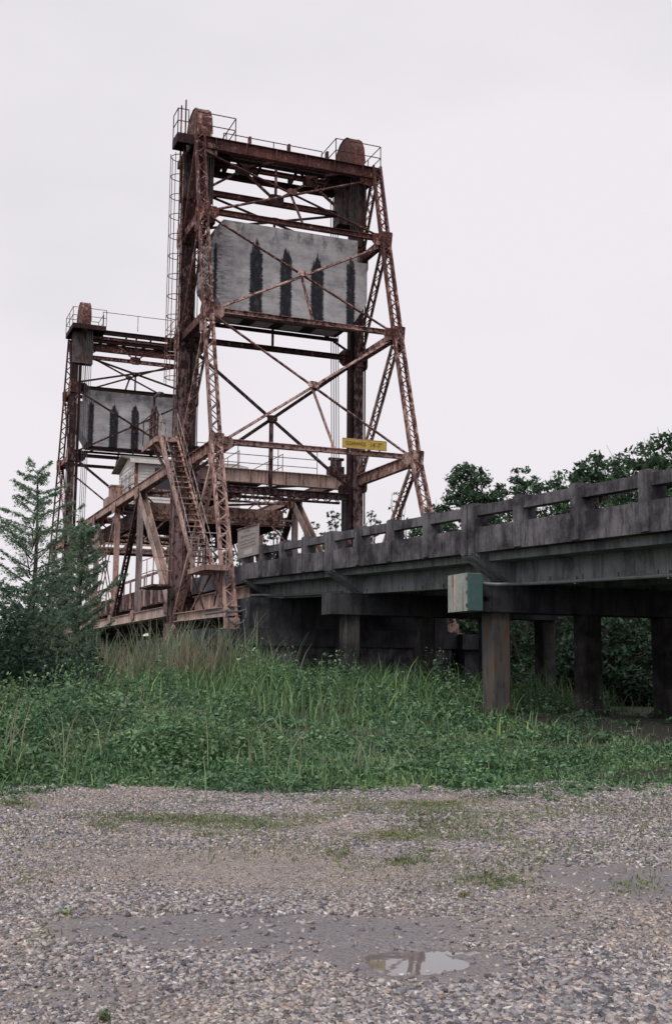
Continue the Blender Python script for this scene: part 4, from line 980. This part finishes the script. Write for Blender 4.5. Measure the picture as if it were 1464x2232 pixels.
t = thing('caged_ladder', (-.42, -.4, 12), 'rusty caged ladder running up the left column of the near tower', 'ladder')
for y in (-.18, -.62): MB().tube([(-.3, y, 11.9), (-.3, y, 21.6)], .022, 5).build('stile', 'rust', t)
b = MB()
for k in range(31): b.tube([(-.3, -.62, 12.1+.3*k), (-.3, -.18, 12.1+.3*k)], .012, 4)
b.build('rung', 'rust', t)['kind'] = 'stuff'
for k in range(12):
    z = 12.2+.77*k; MB().tube([(-.3-.42*math.sin(math.pi*i/10), -.4+.34*math.cos(math.pi*i/10), z) for i in range(11)], .016, 5).build('cage_hoop', 'rust', t)
for an in (.25, .5, .75): MB().tube([(-.3-.44*math.sin(math.pi*an), -.4+.35*math.cos(math.pi*an), 12.0), (-.3-.44*math.sin(math.pi*an), -.4+.35*math.cos(math.pi*an), 20.75)], .014, 5).build('cage_bar', 'rust', t)
t = thing('flood_lamp', (-.85, .6, 10), 'weathered flood lamp on a post at the stair head', 'lamp')
MB().tube([(-.85, .6, 10), (-.85, .6, 11.75)], .045, 6).build('pole', 'rust_dark', t); b = MB(); b.tube([(-.85, .6, 11.65), (-.72, .4, 11.78), (-.66, .3, 11.7)], [.05, .07, .12], 8); b.build('lamp_head', 'plate_grey', t)

# ------------------------------------------------------------------ signs, box, pipes
t = thing('clearance_sign', (5.07, -5.25, 9.1), 'yellow clearance sign fixed on the lowest cross strut of the near tower', 'sign')
MB().box(4.28, 5.88, -5.27, -5.24, 9.14, 9.45).build('panel', 'yellow', t)
b = MB(); b.box(4.27, 5.89, -5.275, -5.238, 9.45, 9.465).box(4.27, 5.89, -5.275, -5.238, 9.125, 9.14).box(4.265, 4.28, -5.275, -5.238, 9.125, 9.465).box(5.88, 5.895, -5.275, -5.238, 9.125, 9.465); b.build('border', 'rust_mid', t)
b = MB()
for x in (4.55, 5.65): b.box(x-.02, x+.02, -5.237, -5.215, 8.98, 9.4)
b.build('bracket', 'galv', t)
def text(s, size, loc, rot, mat, parent, sx=1.0):
    c = bpy.data.curves.new('txt', 'FONT'); c.body = s; c.size = size; c.extrude = .003; c.resolution_u = 2; c.offset = -.001
    tmp = bpy.data.objects.new('txt', c); COL.objects.link(tmp); dg = bpy.context.evaluated_depsgraph_get()
    me = bpy.data.meshes.new_from_object(tmp.evaluated_get(dg)); bpy.data.objects.remove(tmp)
    o = bpy.data.objects.new('lettering', me); COL.objects.link(o); me.materials.clear(); me.materials.append(M[mat])
    o.parent = parent; o.location = Vector(loc)-parent.location; o.rotation_euler = rot; o.scale = (sx, 1, 1); return o
text('CLEARANCE', .18, (4.36, -5.276, 9.235), (math.pi/2, 0, 0), 'black', t, .74)
text("14'-7\"", .235, (5.27, -5.276, 9.215), (math.pi/2, 0, 0), 'black', t, .8)

t = thing('notice_board', (.27, -7.5, 4.9), 'weathered grey notice board with faded lettering fixed beside the parapet end', 'sign')
b = MB(); b.poly([(.27, -6.5, 5.06), (.27, -8.5, 5.03), (.27, -8.5, 5.93), (.27, -6.5, 5.98)], (.04, 0, 0)); b.build('board', 'sign_wood', t)
b = MB(); b.bar((.25, -6.5, 5.97), (.25, -8.5, 5.92), .03, .03); b.build('frame', 'rust_dark', t)
b = MB()
for y in (-6.9, -8.2): b.box(.32, .38, y-.04, y+.04, 4.85, 5.9)
b.build('support', 'conc_dark', t)
random.seed(3)
rows = [(5.80, -7.15, -7.75, .07), (5.66, -6.75, -8.3, .06), (5.52, -6.75, -8.3, .05), (5.43, -6.9, -8.2, .04), (5.34, -6.8, -8.3, .04)]
for z, ya, yb, hh in rows:      # worn lettering, each line a ragged smear of paint
    up, y = [], ya
    while y > yb: h_ = hh*random.choice((.12, .9, .6, 1)); w_ = random.uniform(.03, .07); up += [(.266, y, z+h_), (.266, y-w_, z+h_)]; y -= w_
    MB().poly([(.266, ya, z), (.266, up[-1][1], z)]+up[::-1], (.003, 0, 0)).build('faded_lettering', 'faded', t)
MB().box(.262, .268, -8.0, -7.2, 5.1, 5.26).build('white_patch', 'white_paint', t)

t = thing('electrical_cabinet', (.16, -21.3, 2.75), 'pale green electrical cabinet with a rust streak hung on the second bent', 'cabinet')
MB().box(.002, .3, -21.64, -20.9, 2.75, 3.45).build('case', 'box_light', t)
MB().box(.012, .318, -21.67, -21.642, 2.76, 3.44).build('door', 'box_teal', t)
b = MB()
for z in (2.85, 3.1, 3.35): b.box(-.008, .004, -21.66, -21.61, z-.03, z+.03)
b.build('hinge', 'rust_dark', t)
for yy, wz, z0_ in ((-21.17, .028, 2.78), (-21.1, .012, 3.2)):
    MB().box(-.001, .0015, yy-wz, yy+wz, z0_, 3.44).build('rust_streak', 'rust_mid', t)
b = MB(); b.box(.302, .62, -21.4, -21.34, 2.95, 3.05); b.build('bracket', 'rust_dark', t)

t = thing('conduit_pipe', (1.0, -24, 3), 'galvanised conduit running from the cabinet along the girder bottom', 'pipe')
b = MB(); b.tube([(.3, -21.5, 3.28), (.62, -21.62, 3.26), (1.06, -21.85, 3.27), (1.1, -22.3, 3.25), (1.1, -28.3, 3.03), (1.1, -35, 2.77)], .032, 8); b.build('pipe', 'pipe', t)
for y in (-23.5, -26, -30): MB().box(1.09, 1.15, y-.02, y+.02, 3.2+.0372*(y+22.3), 3.33+.0372*(y+22.3)).build('clip', 'pipe', t)
t = thing('power_cable', (.1, -8, 3.3), 'thick grey cable looping from the pier end to the tower foot', 'cable')
b = MB(); b.tube([(1.08, -13, 3.66), (1.08, -8.6, 3.83), (.6, -8.15, 3.86), (.2, -8.1, 3.84), (.12, -8.08, 3.7), (.1, -8.05, 3.42), (-.1, -8.0, 3.36), (-.5, -7.9, 3.36), (-.9, -7.2, 3.3)], .035, 7); b.build('conduit', 'hose', t)
b = MB(); b.tube([(.1-.62*(1-math.cos(math.pi*i/14))/2-.0, -8.1, 3.4-.42*math.sin(math.pi*i/14)**.8-.25*(i/14)*0) for i in range(15)], .03, 7); b.build('hanging_loop', 'hose', t)
t = thing('driftwood_timber', (-2.4, -3, 2.6), 'reddish timber leaning under the lift span', 'timber'); 
b = MB(); b.bar((-.35, -1.2, 3.2), (-1.0, -2.2, 2.4), .04, .08); b.build('plank', 'rust_mid', t)
MB().bar((-.35, -1.4, 3.15), (-.95, -2.5, 2.4), .04, .07).build('plank', 'rust_mid', t)
